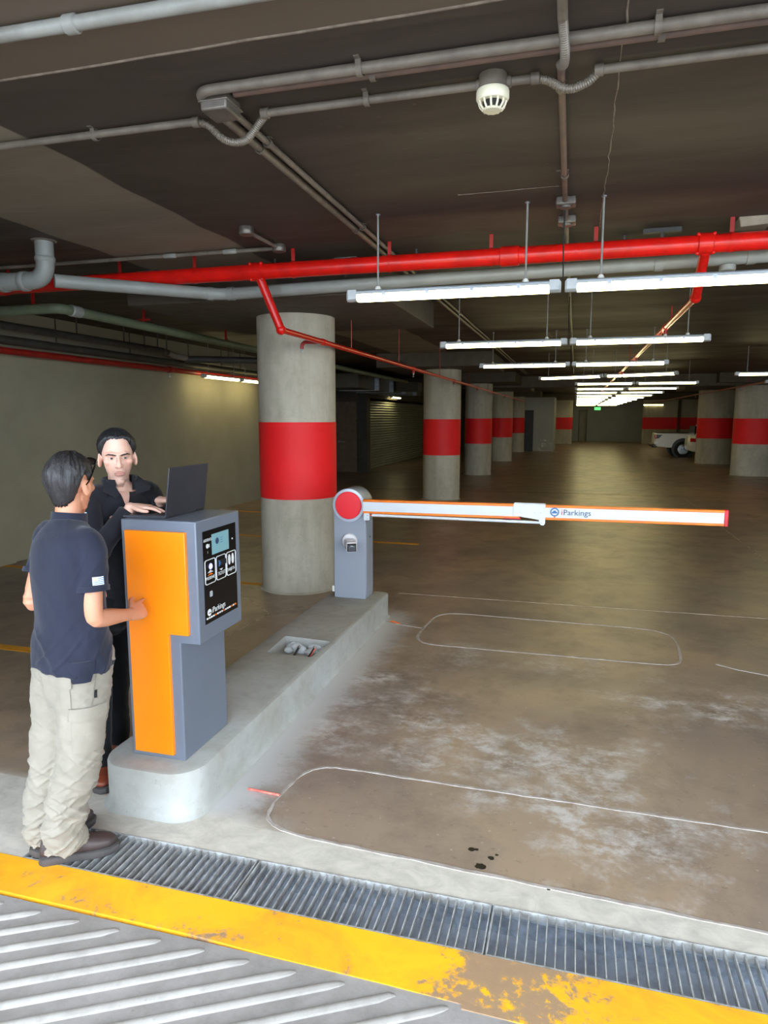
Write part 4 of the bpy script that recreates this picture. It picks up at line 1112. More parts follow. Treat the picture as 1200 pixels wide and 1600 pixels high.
MB().box((PXr - .03, PYr - .02, .86), (PXr + .05, PYr + .18, 1.06)).build('tail_light', 'tail_red', b, bevel=.02)
MB().prism_dir([(PXr + .03, PYr - .006, 1.06), (PXr + .30, PYr - .006, 1.06), (PXr + .16, PYr - .006, .90), (PXr + .03, PYr - .006, .86)], (0, .02, 0)).build('light_surround', 'car_trim', b, smooth=False)
MB().box((PXr - .12, PYr + .03, .45), (PXr + .1, PYr + PW - .03, .62)).build('bumper', 'car_trim', b, bevel=.03)
MB().box((PXr - .06, PYr - .012, .60), (PXr + .16, PYr + .1, .74)).build('bumper_corner', 'car_white', b, bevel=.03)
MB().box((PXr + .1, PYr + .08, .95), (PXr + 1.9, PYr + PW - .08, 1.135)).build('bed_liner', 'car_trim', b, smooth=False)
SX, SY, SL, SW = 4.78, 31.7, 4.5, 1.82
side = [(0.0, .62), (.05, .42), (.5, .36), (4.2, .34), (4.45, .45), (4.5, .75), (4.3, .92), (3.4, 1.02), (2.7, 1.56), (1.0, 1.66), (.45, 1.58), (.12, 1.02), (.02, .9)]
t, b = car('hatchback', 'pale parked car hidden behind the wide column, only its tail showing', SX, SY, SL, SW, side, (.85, 3.55), .34, [[(.35, 1.06), (1.2, 1.06), (1.2, 1.55), (.62, 1.5)], [(1.28, 1.06), (3.1, 1.06), (2.62, 1.5), (1.28, 1.55)]])
MB().box((SX - .02, SY - .02, .82), (SX + .28, SY + .12, .98)).build('tail_light', 'tail_red', b, bevel=.03)
MB().box((SX + .16, SY + .2, 1.08), (SX + .5, SY + SW - .2, 1.5)).build('rear_window', 'car_glass', b, smooth=False)
MB().tube([(SX + .4, SY + .25, 1.62), (SX + .4, SY + .25, 1.72), (SX + 2.4, SY + .25, 1.74), (SX + 2.4, SY + .25, 1.6)], .02, 8).build('roof_rail', 'car_trim', b)
# ------------------------------------------------------------------ people
from mathutils.bvhtree import BVHTree
def make_skin(name, c, c2, red):
    k = NT(name); P = k.obj()
    n = k.noise(P, 9, 5); f = k.noise(P, 140, 3)
    col = k.mix(k.ramp(n, .35, .7), lin(c), lin(c2))
    col = k.mix(k.ramp(k.noise(P, 4, 3), .5, .75, 0, .4), col, lin(red))
    k.set(col, .48, 0, .4)
    k.b.inputs['Subsurface Weight'].default_value = .12
    k.b.inputs['Subsurface Radius'].default_value = (.012, .005, .003)
    k.b.inputs['Subsurface Scale'].default_value = .5
    k.bump(f, .08, .001)
make_skin('skin_tan', (206, 146, 116), (196, 134, 104), (204, 118, 92))
make_skin('skin_fair', (224, 178, 158), (214, 166, 146), (216, 150, 132))
make_skin('skin_stubble', (186, 150, 134), (172, 138, 122), (176, 132, 116))
simple('lip', (204, 140, 126), .45)
def make_cloth(name, c, c2, weave=700, bump=.10, rough=.85, fold=.0):
    k = NT(name); P = k.obj()
    n = k.noise(P, 7, 5)
    col = k.mix(k.ramp(n, .35, .68), lin(c), lin(c2))
    k.set(col, rough, 0, .25)
    k.b.inputs['Sheen Weight'].default_value = .15
    w = k.noise(P, weave, 2)
    h = k.math('ADD', k.math('MULTIPLY', w, .25), k.noise(k.map(P, (1, 1, 1.6)), 16, 4, .55, 1.2))
    k.bump(h, bump, .006)
make_cloth('navy_pique', (35, 37, 52), (28, 30, 44), 900, .25)
make_cloth('black_twill', (30, 30, 36), (22, 22, 28), 900, .3)
make_cloth('black_trousers', (18, 18, 21), (13, 13, 16), 900, .3)
make_cloth('beige_canvas', (148, 139, 125), (135, 127, 114), 800, .45)
make_cloth('beige_canvas_seam', (134, 126, 112), (126, 119, 106), 800, .3)
simple('boot_leather', (68, 54, 51), .6, c2=(54, 43, 41), ns=18, bump=.15, bscale=90, bdist=.002)
simple('boot_sole', (74, 68, 66), .75, c2=(60, 56, 54), ns=20, bump=.2)
simple('brown_shoe', (126, 58, 36), .4, c2=(104, 46, 30), ns=14)
simple('boot_lace', (92, 54, 42), .7)
def make_hair(name, c, c2):
    k = NT(name); P = k.obj()
    s = k.noise(k.map(P, (70, 70, 9)), 3.0, 6, .6, .3)
    k.set(k.mix(k.ramp(s, .3, .7), lin(c), lin(c2)), .42, 0, .5)
    k.bump(s, .7, .006)
make_hair('dark_brown_hair', (26, 23, 23), (56, 52, 53))
make_hair('black_hair', (20, 19, 21), (38, 37, 40))
simple('eye_white', (222, 214, 208), .25)
simple('iris_brown', (48, 32, 24), .15)
simple('brow_hair', (46, 36, 32), .7)
simple('sunglass_black', (14, 14, 16), .15)
simple('flag_blue', (84, 128, 196), .7)
simple('flag_white', (232, 236, 242), .7)
simple('flag_sun', (224, 196, 110), .7)
simple('logo_white', (220, 222, 230), .7)

def fwd(a): a = math.radians(a); return Vector((math.cos(a), math.sin(a), 0))
def rgt(a): a = math.radians(a); return Vector((math.sin(a), -math.cos(a), 0))
def limb(mb, pts, rad, side, n=16, r0=True, r1=True):
    pts = [Vector(p) for p in pts]; rad = [(q, q) if isinstance(q, (int, float)) else q for q in rad]
    side = side if isinstance(side, list) else [side] * len(pts)
    rings = []
    N = len(pts); tt = []
    for i in range(N): tt.append((pts[min(i + 1, N - 1)] - pts[max(i - 1, 0)]).normalized())
    def ringat(p, t, sd, a, b):
        s = Vector(sd) - t * Vector(sd).dot(t); s.normalize(); w = t.cross(s)
        return [p + s * (a * math.cos(2 * PI * q / n)) + w * (b * math.sin(2 * PI * q / n)) for q in range(n)]
    if r0:
        for k in (.15, .55, .85):
            a, b = rad[0]; e = math.sqrt(1 - (1 - k) ** 2); rings.append(ringat(pts[0] - tt[0] * min(a, b) * (1 - k), tt[0], side[0], a * e, b * e))
    for i in range(N): rings.append(ringat(pts[i], tt[i], side[i], *rad[i]))
    if r1:
        for k in (.85, .55, .15):
            a, b = rad[-1]; e = math.sqrt(1 - (1 - k) ** 2); rings.append(ringat(pts[-1] + tt[-1] * min(a, b) * (1 - k), tt[-1], side[-1], a * e, b * e))
    mb.loft(rings)
def crv(keys, n=24):
    """smooth the stations of a loft: keys = [(pos, a, b)]; Catmull-Rom resampling"""
    out_p, out_r = [], []
    K = [(Vector(p), a, b) for p, a, b in keys]
    def cr(a, b, c, d, t): return .5 * ((2 * b) + (c - a) * t + (2 * a - 5 * b + 4 * c - d) * t * t + (3 * b - a - 3 * c + d) * t ** 3)
    m = len(K) - 1
    for i in range(n + 1):
        s = i / n * m; j = min(int(s), m - 1); t = s - j
        q = [K[max(j - 1, 0)], K[j], K[j + 1], K[min(j + 2, m)]]
        out_p.append(cr(q[0][0], q[1][0], q[2][0], q[3][0], t))
        out_r.append((max(.003, cr(q[0][1], q[1][1], q[2][1], q[3][1], t)), max(.003, cr(q[0][2], q[1][2], q[2][2], q[3][2], t))))
    return out_p, out_r
def fuse(mb, voxel, it=3, fac=.5):
    """one continuous skin over overlapping shapes"""
    me = bpy.data.meshes.new('tmp'); me.from_pydata(mb.v, [], mb.f)
    bm = bmesh.new(); bm.from_mesh(me); bmesh.ops.recalc_face_normals(bm, faces=bm.faces); bm.to_mesh(me); bm.free()
    o = bpy.data.objects.new('tmp', me); COL.objects.link(o)
    r = o.modifiers.new('r', 'REMESH'); r.mode = 'VOXEL'; r.voxel_size = voxel; r.adaptivity = 0
    if it: s = o.modifiers.new('s', 'SMOOTH'); s.iterations = it; s.factor = fac
    out = bpy.data.meshes.new_from_object(o.evaluated_get(bpy.context.evaluated_depsgraph_get()))
    bpy.data.objects.remove(o); bpy.data.meshes.remove(me)
    return out
def displace(me, fn):
    me.update()
    nr = [v.normal.copy() for v in me.vertices]
    for v, n_ in zip(me.vertices, nr): v.co = v.co + fn(v.co, n_)
    me.update()
def link_mesh(name, me, mats, parent=None, org=None):
    o0 = Vector(ORG[parent.name]) if parent else Vector(org)
    me.transform(Matrix.Translation(-o0)); me.name = name
    me.materials.clear()
    for m in (mats if isinstance(mats, list) else [mats]): me.materials.append(MATS[m])
    for p in me.polygons: p.use_smooth = True
    o = bpy.data.objects.new(name, me); COL.objects.link(o)
    if parent: o.parent = parent
    else: o.location = o0
    ORG[o.name] = tuple(o0)
    return o
def bvh_world(me): return BVHTree.FromPolygons([v.co.copy() for v in me.vertices], [tuple(p.vertices) for p in me.polygons])
def patch(bvh, c, nrm, up, w, h, nx, ny, th=.003, lift=.001, shape=None, matf=None):
    """thin cloth piece laid on a surface: a grid projected along -nrm"""
    nrm = Vector(nrm).normalized(); up = Vector(up); sx = up.cross(nrm).normalized(); up = nrm.cross(sx).normalized()
    m = MB(); G = []
    for j in range(ny + 1):
        row = []
        for i in range(nx + 1):
            u, v = i / nx - .5, j / ny - .5
            if shape: u, v = shape(u, v)
            p = Vector(c) + sx * u * w + up * v * h
            hit = bvh.ray_cast(p + nrm * .25, -nrm, .5)
            q = hit[0] if hit[0] is not None else p
            row.append((q + nrm * (lift + th), q - nrm * .004))
        G.append(row)
    W = nx + 1
    vs_ = [g[0] for r in G for g in r] + [g[1] for r in G for g in r]
    off = W * (ny + 1); fs = []; mi = []
    for j in range(ny):
        for i in range(nx):
            a = j * W + i; fs.append((a, a + 1, a + W + 1, a + W)); mi.append(matf(i, j) if matf else 0)
    for j in range(ny):
        for a, b in ((j * W, (j + 1) * W), (j * W + nx, (j + 1) * W + nx)): fs.append((a, b, b + off, a + off)); mi.append(0)
    for i in range(nx):
        for a in (i, ny * W + i): fs.append((a, a + 1, a + 1 + off, a + off)); mi.append(0)
    m.add(vs_, fs); m.mi = mi
    return m
def hand(mb, wrist, d, nrm, side, curls, spread=.05, thumb=(.6, .75, .1), k=1.0, tcurl=.25):
    """palm and five separate fingers; d along the hand, nrm where the palm looks, side = +1 if the thumb lies along +(d x nrm)"""
    d = Vector(d).normalized(); nrm = (Vector(nrm) - d * Vector(nrm).dot(d)).normalized(); s = d.cross(nrm) * side
    W = Vector(wrist)
    limb(mb, [W - d * .01, W + d * .03 * k, W + d * .06 * k, W + d * .092 * k], [(.027 * k, .020 * k), (.036 * k, .019 * k), (.041 * k, .016 * k), (.039 * k, .0125 * k)], s)
    for i, (off, ln, r) in enumerate(((.030, .072, .0088), (.010, .080, .0090), (-.010, .074, .0086), (-.029, .058, .0076))):
        ln *= k; p = W + d * (.088 - .004 * abs(i - 1)) * k + s * off * k
        dd = (d + s * (off * spread / .03)).normalized(); ax = dd.cross(nrm); pts = [p - dd * .015, p]; rs = [r * k, r * k]
        c = curls[i]
        for q, fr in enumerate((.45, .30, .25)):
            dd = Matrix.Rotation(c * (.8, 1.1, .8)[q], 3, ax) @ dd
            p = p + dd * ln * fr; pts.append(p); rs.append(r * k * (.97, .9, .78)[q])
        limb(mb, pts, rs, s, 10)
    a, b, c_ = thumb
    dd = (d * a + s * b + nrm * c_).normalized(); p = W + d * .022 * k + s * .024 * k; pts = [p]; rs = [.0135 * k]
    ax = dd.cross(d)
    for q, L in enumerate((.034, .028, .022)):
        p = p + dd * L * k; pts.append(p); rs.append((.0115, .0105, .0085)[q] * k)
        if ax.length > 1e-4: dd = Matrix.Rotation(tcurl, 3, ax) @ dd
    limb(mb, pts, rs, nrm, 10)

class Head:
    def __init__(self, c, yaw, tilt=0.0, nod=0.0, k=1.0):
        R = Matrix.Rotation(math.radians(yaw - 90), 3, 'Z') @ Matrix.Rotation(nod, 3, 'X') @ Matrix.Rotation(tilt, 3, 'Y')
        self.R, self.c, self.k = R, Vector(c), k
    def w(self, p): return self.c + self.R @ (Vector(p) * self.k)
    def loc(self, p): return (self.R.transposed() @ (Vector(p) - self.c)) / self.k
    def d(self, v): return self.R @ Vector(v)
    def ell(self, mb, c, r, n=20, m=14):
        t = MB(); t.ball(c, r, n, m); mb.add([self.w(v) for v in t.v], t.f)
    def limb(self, mb, pts, rad, side, **kw): limb(mb, [self.w(p) for p in pts], [(q * self.k, q * self.k) if isinstance(q, (int, float)) else (q[0] * self.k, q[1] * self.k) for q in rad], self.d(side), **kw)
    def shape(self, mb, neck_to, neck_r=.056):
        self.ell(mb, (0, -.014, .036), (.0755, .097, .086))
        X = (1, 0, 0)
        self.limb(mb, [(0, .012, .075), (0, .022, .04), (0, .026, 0), (0, .027, -.035), (0, .030, -.065), (0, .040, -.09), (0, .050, -.106)],
                  [(.060, .066), (.068, .066), (.068, .063), (.0615, .060), (.051, .055), (.038, .043), (.022, .024)], X, n=24)
        self.limb(mb, [(-.043, .0, -.052), (-.028, .04, -.086), (0, .060, -.10), (.028, .04, -.086), (.043, .0, -.052)], [.014, .015, .018, .015, .014], (0, 0, 1))
        self.limb(mb, [(0, .086, .032), (0, .094, .008), (0, .106, -.018), (0, .106, -.026)], [(.007, .008), (.008, .010), (.0125, .012), (.011, .009)], X, n=12)
        for s in (-1, 1):
            self.ell(mb, (s * .0125, .096, -.024), (.0085, .011, .008), 10, 8)
            self.ell(mb, (s * .046, .052, -.006), (.022, .026, .020), 12, 8)
            self.limb(mb, [(s * .010, .086, .031), (s * .030, .085, .036), (s * .052, .066, .031)], [.009, .0095, .008], (0, 0, 1), n=10)
            t = MB(); t.ball((0, 0, 0), (.0105, .023, .035), 14, 10)
            E_ = Matrix.Rotation(-s * .32, 3, 'Z') @ Matrix.Rotation(.15, 3, 'X')
            mb.add([self.w(E_ @ Vector(v) + Vector((s * .082, -.014, -.004))) for v in t.v], t.f)
        self.limb(mb, [(-.023, .083, -.058), (-.010, .0895, -.0565), (.010, .0895, -.0565), (.023, .083, -.058)], [(.004, .005), (.0055, .006), (.0055, .006), (.004, .005)], (0, 0, 1), n=10)
        self.limb(mb, [(-.019, .083, -.066), (0, .089, -.068), (.019, .083, -.066)], [(.004, .005), (.006, .006), (.004, .005)], (0, 0, 1), n=10)
        nb = Vector(neck_to); a = self.w((0, -.022, -.03)); b = self.w((0, -.02, -.085))
        limb(mb, [a, b, b.lerp(nb, .6), nb], [neck_r * 1.0, neck_r, neck_r * 1.02, neck_r * 1.2], self.d((1, 0, 0)), 20)
    def sculpt(self, p, n):
        q = self.loc(p)
        if q.z < -.14 or q.z > .13 or q.length > .16: return Vector((0, 0, 0))
        o = Vector((0, 0, 0))
        if q.y > .03:
            for s in (-1, 1):
                g = math.exp(-(((q.x - s * .031) / .0155) ** 2 + ((q.z - .014) / .0105) ** 2)); o += Vector((0, -.0125, 0)) * g
                g = math.exp(-(((q.x - s * .040) / .016) ** 2 + ((q.z + .045) / .02) ** 2)); o += Vector((-s * .002, -.004, 0)) * g
            g = math.exp(-((q.x / .024) ** 2 + ((q.z + .0618) / .0022) ** 2)); o += Vector((0, -.004, 0)) * g
            g = math.exp(-((q.x / .02) ** 2 + ((q.z + .080) / .007) ** 2)); o += Vector((0, -.004, 0)) * g
            g = math.exp(-((q.x / .004) ** 2 + ((q.z + .044) / .009) ** 2)); o += Vector((0, -.002, 0)) * g
        elif abs(q.x) > .07:
            s = 1 if q.x > 0 else -1
            g = math.exp(-(((q.y + .010) / .009) ** 2 + ((q.z - .004) / .014) ** 2)); o += Vector((-s * .007, 0, 0)) * g
        return self.d(o) * self.k
    def eyes(self, parent, gaze=(0, 1, 0)):
        for s in (-1, 1):
            m = MB(); self.ell(m, (s * .031, .0715, .0145), (.0135, .0125, .0115), 16, 12); e = m.build('eye', 'eye_white', parent)
            g = Vector(gaze).normalized(); c = Vector((s * .031, .0725, .0145)) + g * .0102
            m = MB(); self.ell(m, c, (.0062, .0022, .0062), 12, 8); m.build('iris', 'iris_brown', e)
            m = MB()       # upper lid
            self.limb(m, [(s * .0165, .078, .0155), (s * .024, .0825, .0195), (s * .031, .0838, .0208), (s * .039, .0812, .0195), (s * .046, .075, .0155)], [(.002, .004), (.0028, .0045), (.003, .005), (.0028, .0045), (.002, .004)], (0, 0, 1), n=8); m.build('eyelid', self.skin, parent)
            m = MB()
            self.limb(m, [(s * .018, .078, .012), (s * .031, .0815, .0075), (s * .045, .075, .012)], [(.0015, .003), (.002, .0035), (.0015, .003)], (0, 0, 1), n=8); m.build('eyelid', self.skin, parent)
            m = MB()
            self.limb(m, [(s * .012, .0945, .0275), (s * .026, .094, .0315), (s * .041, .0865, .0335), (s * .055, .072, .029)], [(.0026, .003), (.0036, .003), (.0034, .003), (.0018, .002)], (0, 0, 1), n=8); m.build('eyebrow', 'brow_hair', parent)
    def hair(self, name, mat, parent, line, thick, seed=0, lump=.004, part=None):
        """cap of hair from a hairline (azimuth -> elevation, degrees, 0 = face) to the crown"""
        def at(az):
            a = abs((az + 180) % 360 - 180)
            for (a0, e0), (a1, e1) in zip(line, line[1:]):
                if a <= a1:
                    t = (a - a0) / (a1 - a0); return e0 + (e1 - e0) * t
            return line[-1][1]
        A, B = 120, 26; rings = []
        C0 = Vector((0, -.014, .034))
        for j in range(B + 1):
            u = j / B; ring_ = []
            for i in range(A):
                az = 360 * i / A; e0 = at(az); jit = (noise.noise(Vector((az * .25, seed, 3.1))) * 5) * (1 - u) * (1 - u)
                el = math.radians(e0 + jit + (89.0 - e0) * u)
                a = math.radians(az)
                dv = Vector((math.sin(a) * math.cos(el), math.cos(a) * math.cos(el), math.sin(el)))
                if el < 0:
                    dv = Vector((math.sin(a), math.cos(a), 0))
                R0 = 1 / math.sqrt((dv.x / .0765) ** 2 + (dv.y / .0985) ** 2 + (dv.z / .088) ** 2)
                dz = 0.0
                if el < 0:
                    dz = -el / (PI / 2) * .235; R0 *= 1 - .30 * (dz / .12) ** 1.8
                t = thick(az, math.degrees(el)) * min(1.0, u * 5.5) ** .7 - .004 * max(0, 1 - u * 8)
                st = noise.noise(Vector((az * .09 + seed, el * 1.2, 0))) * lump + noise.noise(Vector((az * .30 + seed, el * 2.5, 5))) * lump * .5 + noise.noise(Vector((az * .16 + seed, el * 9, 9))) * lump * .5
                ring_.append(self.w(C0 + dv * (R0 + t + st * min(1, u * 4)) + Vector((0, 0, -dz))))
            rings.append(ring_)
        m = MB(); m.loft(rings, cap=True)
        return m.build(name, mat, parent, angle=180)

def shoe(pos, yaw, parent, upper, sole_m, k=1.0, lace=True, boot=True):
    """sole at z = pos.z, heel to toe along the yaw direction; pos under the ankle"""
    f, r, P = fwd(yaw), rgt(yaw), Vector(pos)
    def w(x, y, z): return P + r * x * k + f * y * k + Vector((0, 0, z * k))
    out = [(-.034, -.085), (-.02, -.098), (.02, -.098), (.034, -.085), (.038, -.03), (.036, .02), (.047, .09), (.050, .13), (.042, .175), (.02, .2), (-.008, .203), (-.034, .185), (-.045, .14), (-.044, .09), (-.035, .02), (-.036, -.03)]
    # stations along the shoe
    m = MB(); rings = []
    st = [(-.098, .020, .03, .055), (-.09, .032, .02, .085), (-.06, .038, .012, .105), (-.02, .039, .010, .112), (.02, .041, .008, .102), (.06, .044, .008, .084), (.10, .047, .008, .068), (.14, .046, .008, .060), (.175, .038, .010, .052), (.196, .022, .016, .042), (.203, .008, .022, .034)]
    for y, hw, z0, z1 in st:
        ring_ = []
        for q in range(20):
            a = 2 * PI * q / 20; c, s = math.cos(a), math.sin(a)
            x = hw * math.copysign(abs(c) ** .7, c); z = (z0 + z1) / 2 + (z1 - z0) / 2 * math.copysign(abs(s) ** .75, s)
            x *= 1 - .38 * max(0, (z - .045) / .07)
            ring_.append(w(x + .003, y, z + .018))
        rings.append(ring_)
    m.loft(rings)
    limb(m, [w(0, -.035, .06), w(0, -.04, .11), w(0, -.045, .155)], [(.036 * k, .052 * k), (.036 * k, .045 * k), (.04 * k, .048 * k)], r)
    me = fuse(m, .0045, 3)
    sh = link_mesh('boot' if boot else 'shoe', me, upper, parent)
    m = MB(); ring0 = lambda e, z: [w(x * (1 + e), y * (1 + e * .5) + .0, z) for x, y in out]
    m.loft([ring0(.02, 0), ring0(.10, .006), ring0(.12, .02), ring0(.08, .030), ring0(-.05, .034)]); m.build('sole', sole_m, sh, bevel=.0)
    if lace:
        for i, y in enumerate((.015, .038, .061, .082)):
            zt = .128 - (y - .015) * .55 - .006 + .018 * 0
            m = MB(); m.tube([w(-.026, y - .004, zt - .008), w(-.01, y, zt + .003), (w(.012, y + .004, zt + .003)), w(.028, y + .006, zt - .008)], .003 * k, 6); m.build('lace', 'boot_lace', sh)
        for y in (.02, .05): 
            m = MB(); m.lathe([(.004, 0), (.004, .003)], (0, 0, 0), 'x', 8); m.v = [tuple(w(.033 + v[0], y + v[1], .108 - y * .5 + v[2])) for v in m.v]; m.build('eyelet', 'galvanised', sh)
    return sh
def folds(seed, amp, zs=30.0, xs=6.0):
    def f(p, n): 
        a = noise.noise(Vector((p.x * xs + seed, p.y * xs, p.z * zs * .35 + p.x * 9)))
        b = noise.noise(Vector((p.x * xs * 2.3 + seed, p.y * xs * 2.3, p.z * zs + p.x * 14 + p.y * 11)))
        return n * (amp * (a * .9 + b * .5))
    return f
def ridge(p, a, b, c, s):
    v = noise.noise(Vector((p.x * a + s, p.y * a, p.z * b + (p.x + p.y) * c)))
    return (1 - min(1, abs(v) * 3.2)) ** 2
def flag(bvh, c, nrm, up, w, h, parent):
    def mf(i, j):
        if i < 9 and j >= 4:
            return 2 if (abs(i - 4) <= 1 and abs(j - 6) <= 1) else 0
        return 1 if j % 2 else 0
    m = patch(bvh, c, nrm, up, w, h, 20, 9, .0015, .001, matf=mf)
    return m.build('flag_patch', ['flag_white', 'flag_blue', 'flag_sun'], parent)

# ---------------- the man in navy and beige, at the orange cover
ORG1 = (-2.06, 2.27, 0)
H1 = Head((-2.035, 2.385, 1.610), 93, 0, -.08)
H1.skin = 'skin_tan'
nb = Vector((-2.035, 2.345, 1.455)); hip = Vector((-2.005, 2.295, .93))
RS, LS = nb + rgt(70) * .158 + Vector((0, -.005, -.078)), nb - rgt(70) * .150 + Vector((0, .0, -.066))
RE, RW = Vector((-1.858, 2.255, 1.085)), Vector((-1.872, 2.515, 1.030)); tip = Vector((-1.897, 2.706, 1.024))
LE, LW = Vector((-2.200, 2.295, 1.115)), Vector((-2.175, 2.53, 1.12))
RH, LH = hip + rgt(76) * .085 + Vector((0, 0, -.03)), hip - rgt(76) * .085 + Vector((0, 0, -.03))
RK, LK = Vector((-1.955, 2.24, .50)), Vector((-2.105, 2.255, .49))
RA, LA = Vector((-2.040, 2.222, .10)), Vector((-2.175, 2.262, .10))
m = MB()
H1.shape(m, nb + Vector((0, 0, -.03)), .052)
sd = rgt(70)
limb(m, [nb + Vector((0, 0, -.03)), nb + Vector((0, 0, -.12)), hip.lerp(nb, .45), hip], [(.10, .06), (.155, .09), (.14, .09), (.14, .10)], sd)
for S, E_, W_ in ((RS, RE, RW), (LS, LE, LW)):
    p, r = crv([(S, .046, .050), (S.lerp(E_, .5), .043, .046), (E_ + (S - E_) * .06, .037, .040), (E_ + (W_ - E_) * .12, .039, .041), (E_.lerp(W_, .38), .037, .040), (E_.lerp(W_, .75), .029, .030), (W_, .027, .023)], 22)
    limb(m, p, r, Vector((0, .3, 1)))
hd = (tip - RW).normalized()
hand(m, RW, hd, Vector((-.8, 0, -.45)), 1, (.10, .45, .70, .80), .06, (.75, .55, .30), 1.08)
hand(m, LW, Vector((.3, .9, -.1)), Vector((.2, .2, -1)), -1, (.5, .55, .6, .65), .04, (.7, .6, .3), 1.0)
for h_, k_, a_ in ((RH, RK, RA), (LH, LK, LA)):
    limb(m, [h_, h_.lerp(k_, .5), k_, k_.lerp(a_, .4), a_], [.08, .07, .052, .05, .036], sd)
me = fuse(m, .0042, 3)
displace(me, H1.sculpt)
me.materials.append(MATS['skin_tan'])
man = link_mesh('person', me, ['skin_tan'], org=ORG1)
tag(man, 'man in navy polo and beige work trousers touching the orange cover', 'person')
line = [(0, 38), (35, 36), (55, 24), (66, 0), (74, -10), (82, 4), (90, 12), (102, 6), (112, -16), (128, -34), (155, -44), (180, -46)]
H1.hair('hair', 'dark_brown_hair', man, line, lambda az, el: .013 + .010 * max(0, math.sin(math.radians(max(0, el)))) - .009 * max(0, min(1, -el / 30)), 2, .009)
m = MB()
g = MB()
for s in (-1, 1):
    lens = MB(); c = Vector((s * .036, .086, .107)); up = Vector((0, -.75, .66)); rt = Vector((1, 0, 0)); nn = Vector((0, .66, .75))
    ringL = [[H1.w(c + rt * (.031 * a * math.cos(2 * PI * q / 18)) + up * (.021 * a * math.sin(2 * PI * q / 18)) + nn * z + Vector((0, -.012 * abs(s * math.cos(2 * PI * q / 18) + 1) ** 1.5 * .3, 0))) for q in range(18)] for a, z in ((1, -.003), (1.04, 0), (1, .004))]
    g.loft(ringL)
    g.tube([H1.w((s * .066, .070, .112)), H1.w((s * .080, .045, .088)), H1.w((s * .0885, .004, .040)), H1.w((s * .090, -.012, .020)), H1.w((s * .088, -.026, .008))], [.005, .0045, .0035, .003, .003], 8)
g.tube([H1.w((-.012, .096, .115)), H1.w((.012, .096, .115))], .004, 8)
g.build('sunglasses', 'sunglass_black', man)
# polo shirt
m = MB()
keys = [(hip + Vector((.005, -.005, -.085)), .188, .158), (hip + Vector((0, 0, .0)), .184, .152), (hip.lerp(nb, .2), .170, .136), (hip.lerp(nb, .42) + Vector((0, -.008, 0)), .172, .132), (hip.lerp(nb, .62) + Vector((0, -.012, 0)), .186, .132), (hip.lerp(nb, .80) + Vector((0, -.010, 0)), .196, .124), (hip.lerp(nb, .90) + Vector((0, -.004, 0)), .178, .104), (hip.lerp(nb, .97), .120, .086), (nb + Vector((0, .006, .015)), .072, .070)]
p, r = crv(keys, 30)
sides = [rgt(70) for i in range(31)]
limb(m, p, r, sides, 36, False, False)
for S, E_, fl in ((RS, RE, 1), (LS, LE, 0)):
    e = S.lerp(E_, .60 if fl else .56)
    a0 = S + (nb - S) * .30 + Vector((0, 0, -.005))
    p, r = crv([(a0, .060, .064), (S, .064, .070), (S.lerp(E_, .30), .064, .068), (e, .062, .066)], 14)
    limb(m, p, r, Vector((0, 1, .2)), 24, True, False)
me = fuse(m, .006, 5)
F1 = folds(1.3, .007, 10, 5); F2 = folds(5.1, .006, 22, 7)
def shirt_folds(p, n):
    low = max(0, min(1, (1.12 - p.z) / .2)); arm_ = max(0, 1 - (p - Vector((-1.90, 2.30, 1.28))).length / .16)
    rd = n * (ridge(p, 3.2, 3.0, 7, 2.2) * .008 * (.35 + .5 * low + arm_) + ridge(p, 4.5, 9, -9, 6.3) * .008 * (low + arm_) - .004)
    return rd + F1(p, n) * (1.0 + .4 * low) + F2(p, n) * (low * .8 + arm_ * 1.2)
displace(me, shirt_folds)
for v in me.vertices:
    if v.co.z < 1.05:
        w_ = min(1, (1.05 - v.co.z) / .18); v.co.z += w_ * (.040 - .20 * (v.co - hip).dot(rgt(60)))
me.update()
bv = bvh_world(me)
shirt = link_mesh('polo_shirt', me, 'navy_pique', man)
# collar band, sleeve cuff, hem vent, flag and small chest logo
def band(name, c, tdir, side, a, b, h, mat, parent, t=.004, n=28, flare=0.0):
    m = MB(); tdir = Vector(tdir).normalized(); c = Vector(c); s = Vector(side) - tdir * Vector(side).dot(tdir); s.normalize(); w_ = tdir.cross(s)
    R_ = lambda e, z: [c + s * ((a + e) * math.cos(2 * PI * q / n)) + w_ * ((b + e) * math.sin(2 * PI * q / n)) + tdir * z for q in range(n)]
    m.loft([R_(-t, 0), R_(t, 0), R_(t + flare, h), R_(-t * .2 + flare, h), R_(-t, 0)], cap=False)
    return m.build(name, mat, parent)
cb = nb + Vector((-.002, .012, .0))
band('collar', cb, (0.02, .16, 1), rgt(70), .070, .068, .046, 'navy_pique', shirt, .005, 32, -.004)
e = RS.lerp(RE, .60); d_ = (RS - RE).normalized()
band('sleeve_cuff', e - d_ * .004, d_, (0, 1, .2), .0635, .0675, .022, 'navy_pique', shirt, .003)
e = LS.lerp(LE, .56); d_ = (LS - LE).normalized()
band('sleeve_cuff', e - d_ * .004, d_, (0, 1, .2), .0635, .0675, .022, 'navy_pique', shirt, .003)
tc = Vector((.66, -.75, 0)).normalized()
flag(bv, RS.lerp(RE, .44) + Vector((.02, -.0, 0)), Vector((.80, -.60, 0)), Vector((.04, 0, 1)), .044, .032, shirt)
# hem flap beside the side slit
HEM = True
patch(bv, nb - rgt(88) * .20 + Vector((-.02, -.02, -.16)), Vector((-.45, -.9, 0)), (0, 0, 1), .014, .006, 2, 2, .001, .0005).build('chest_logo', 'logo_white', shirt)
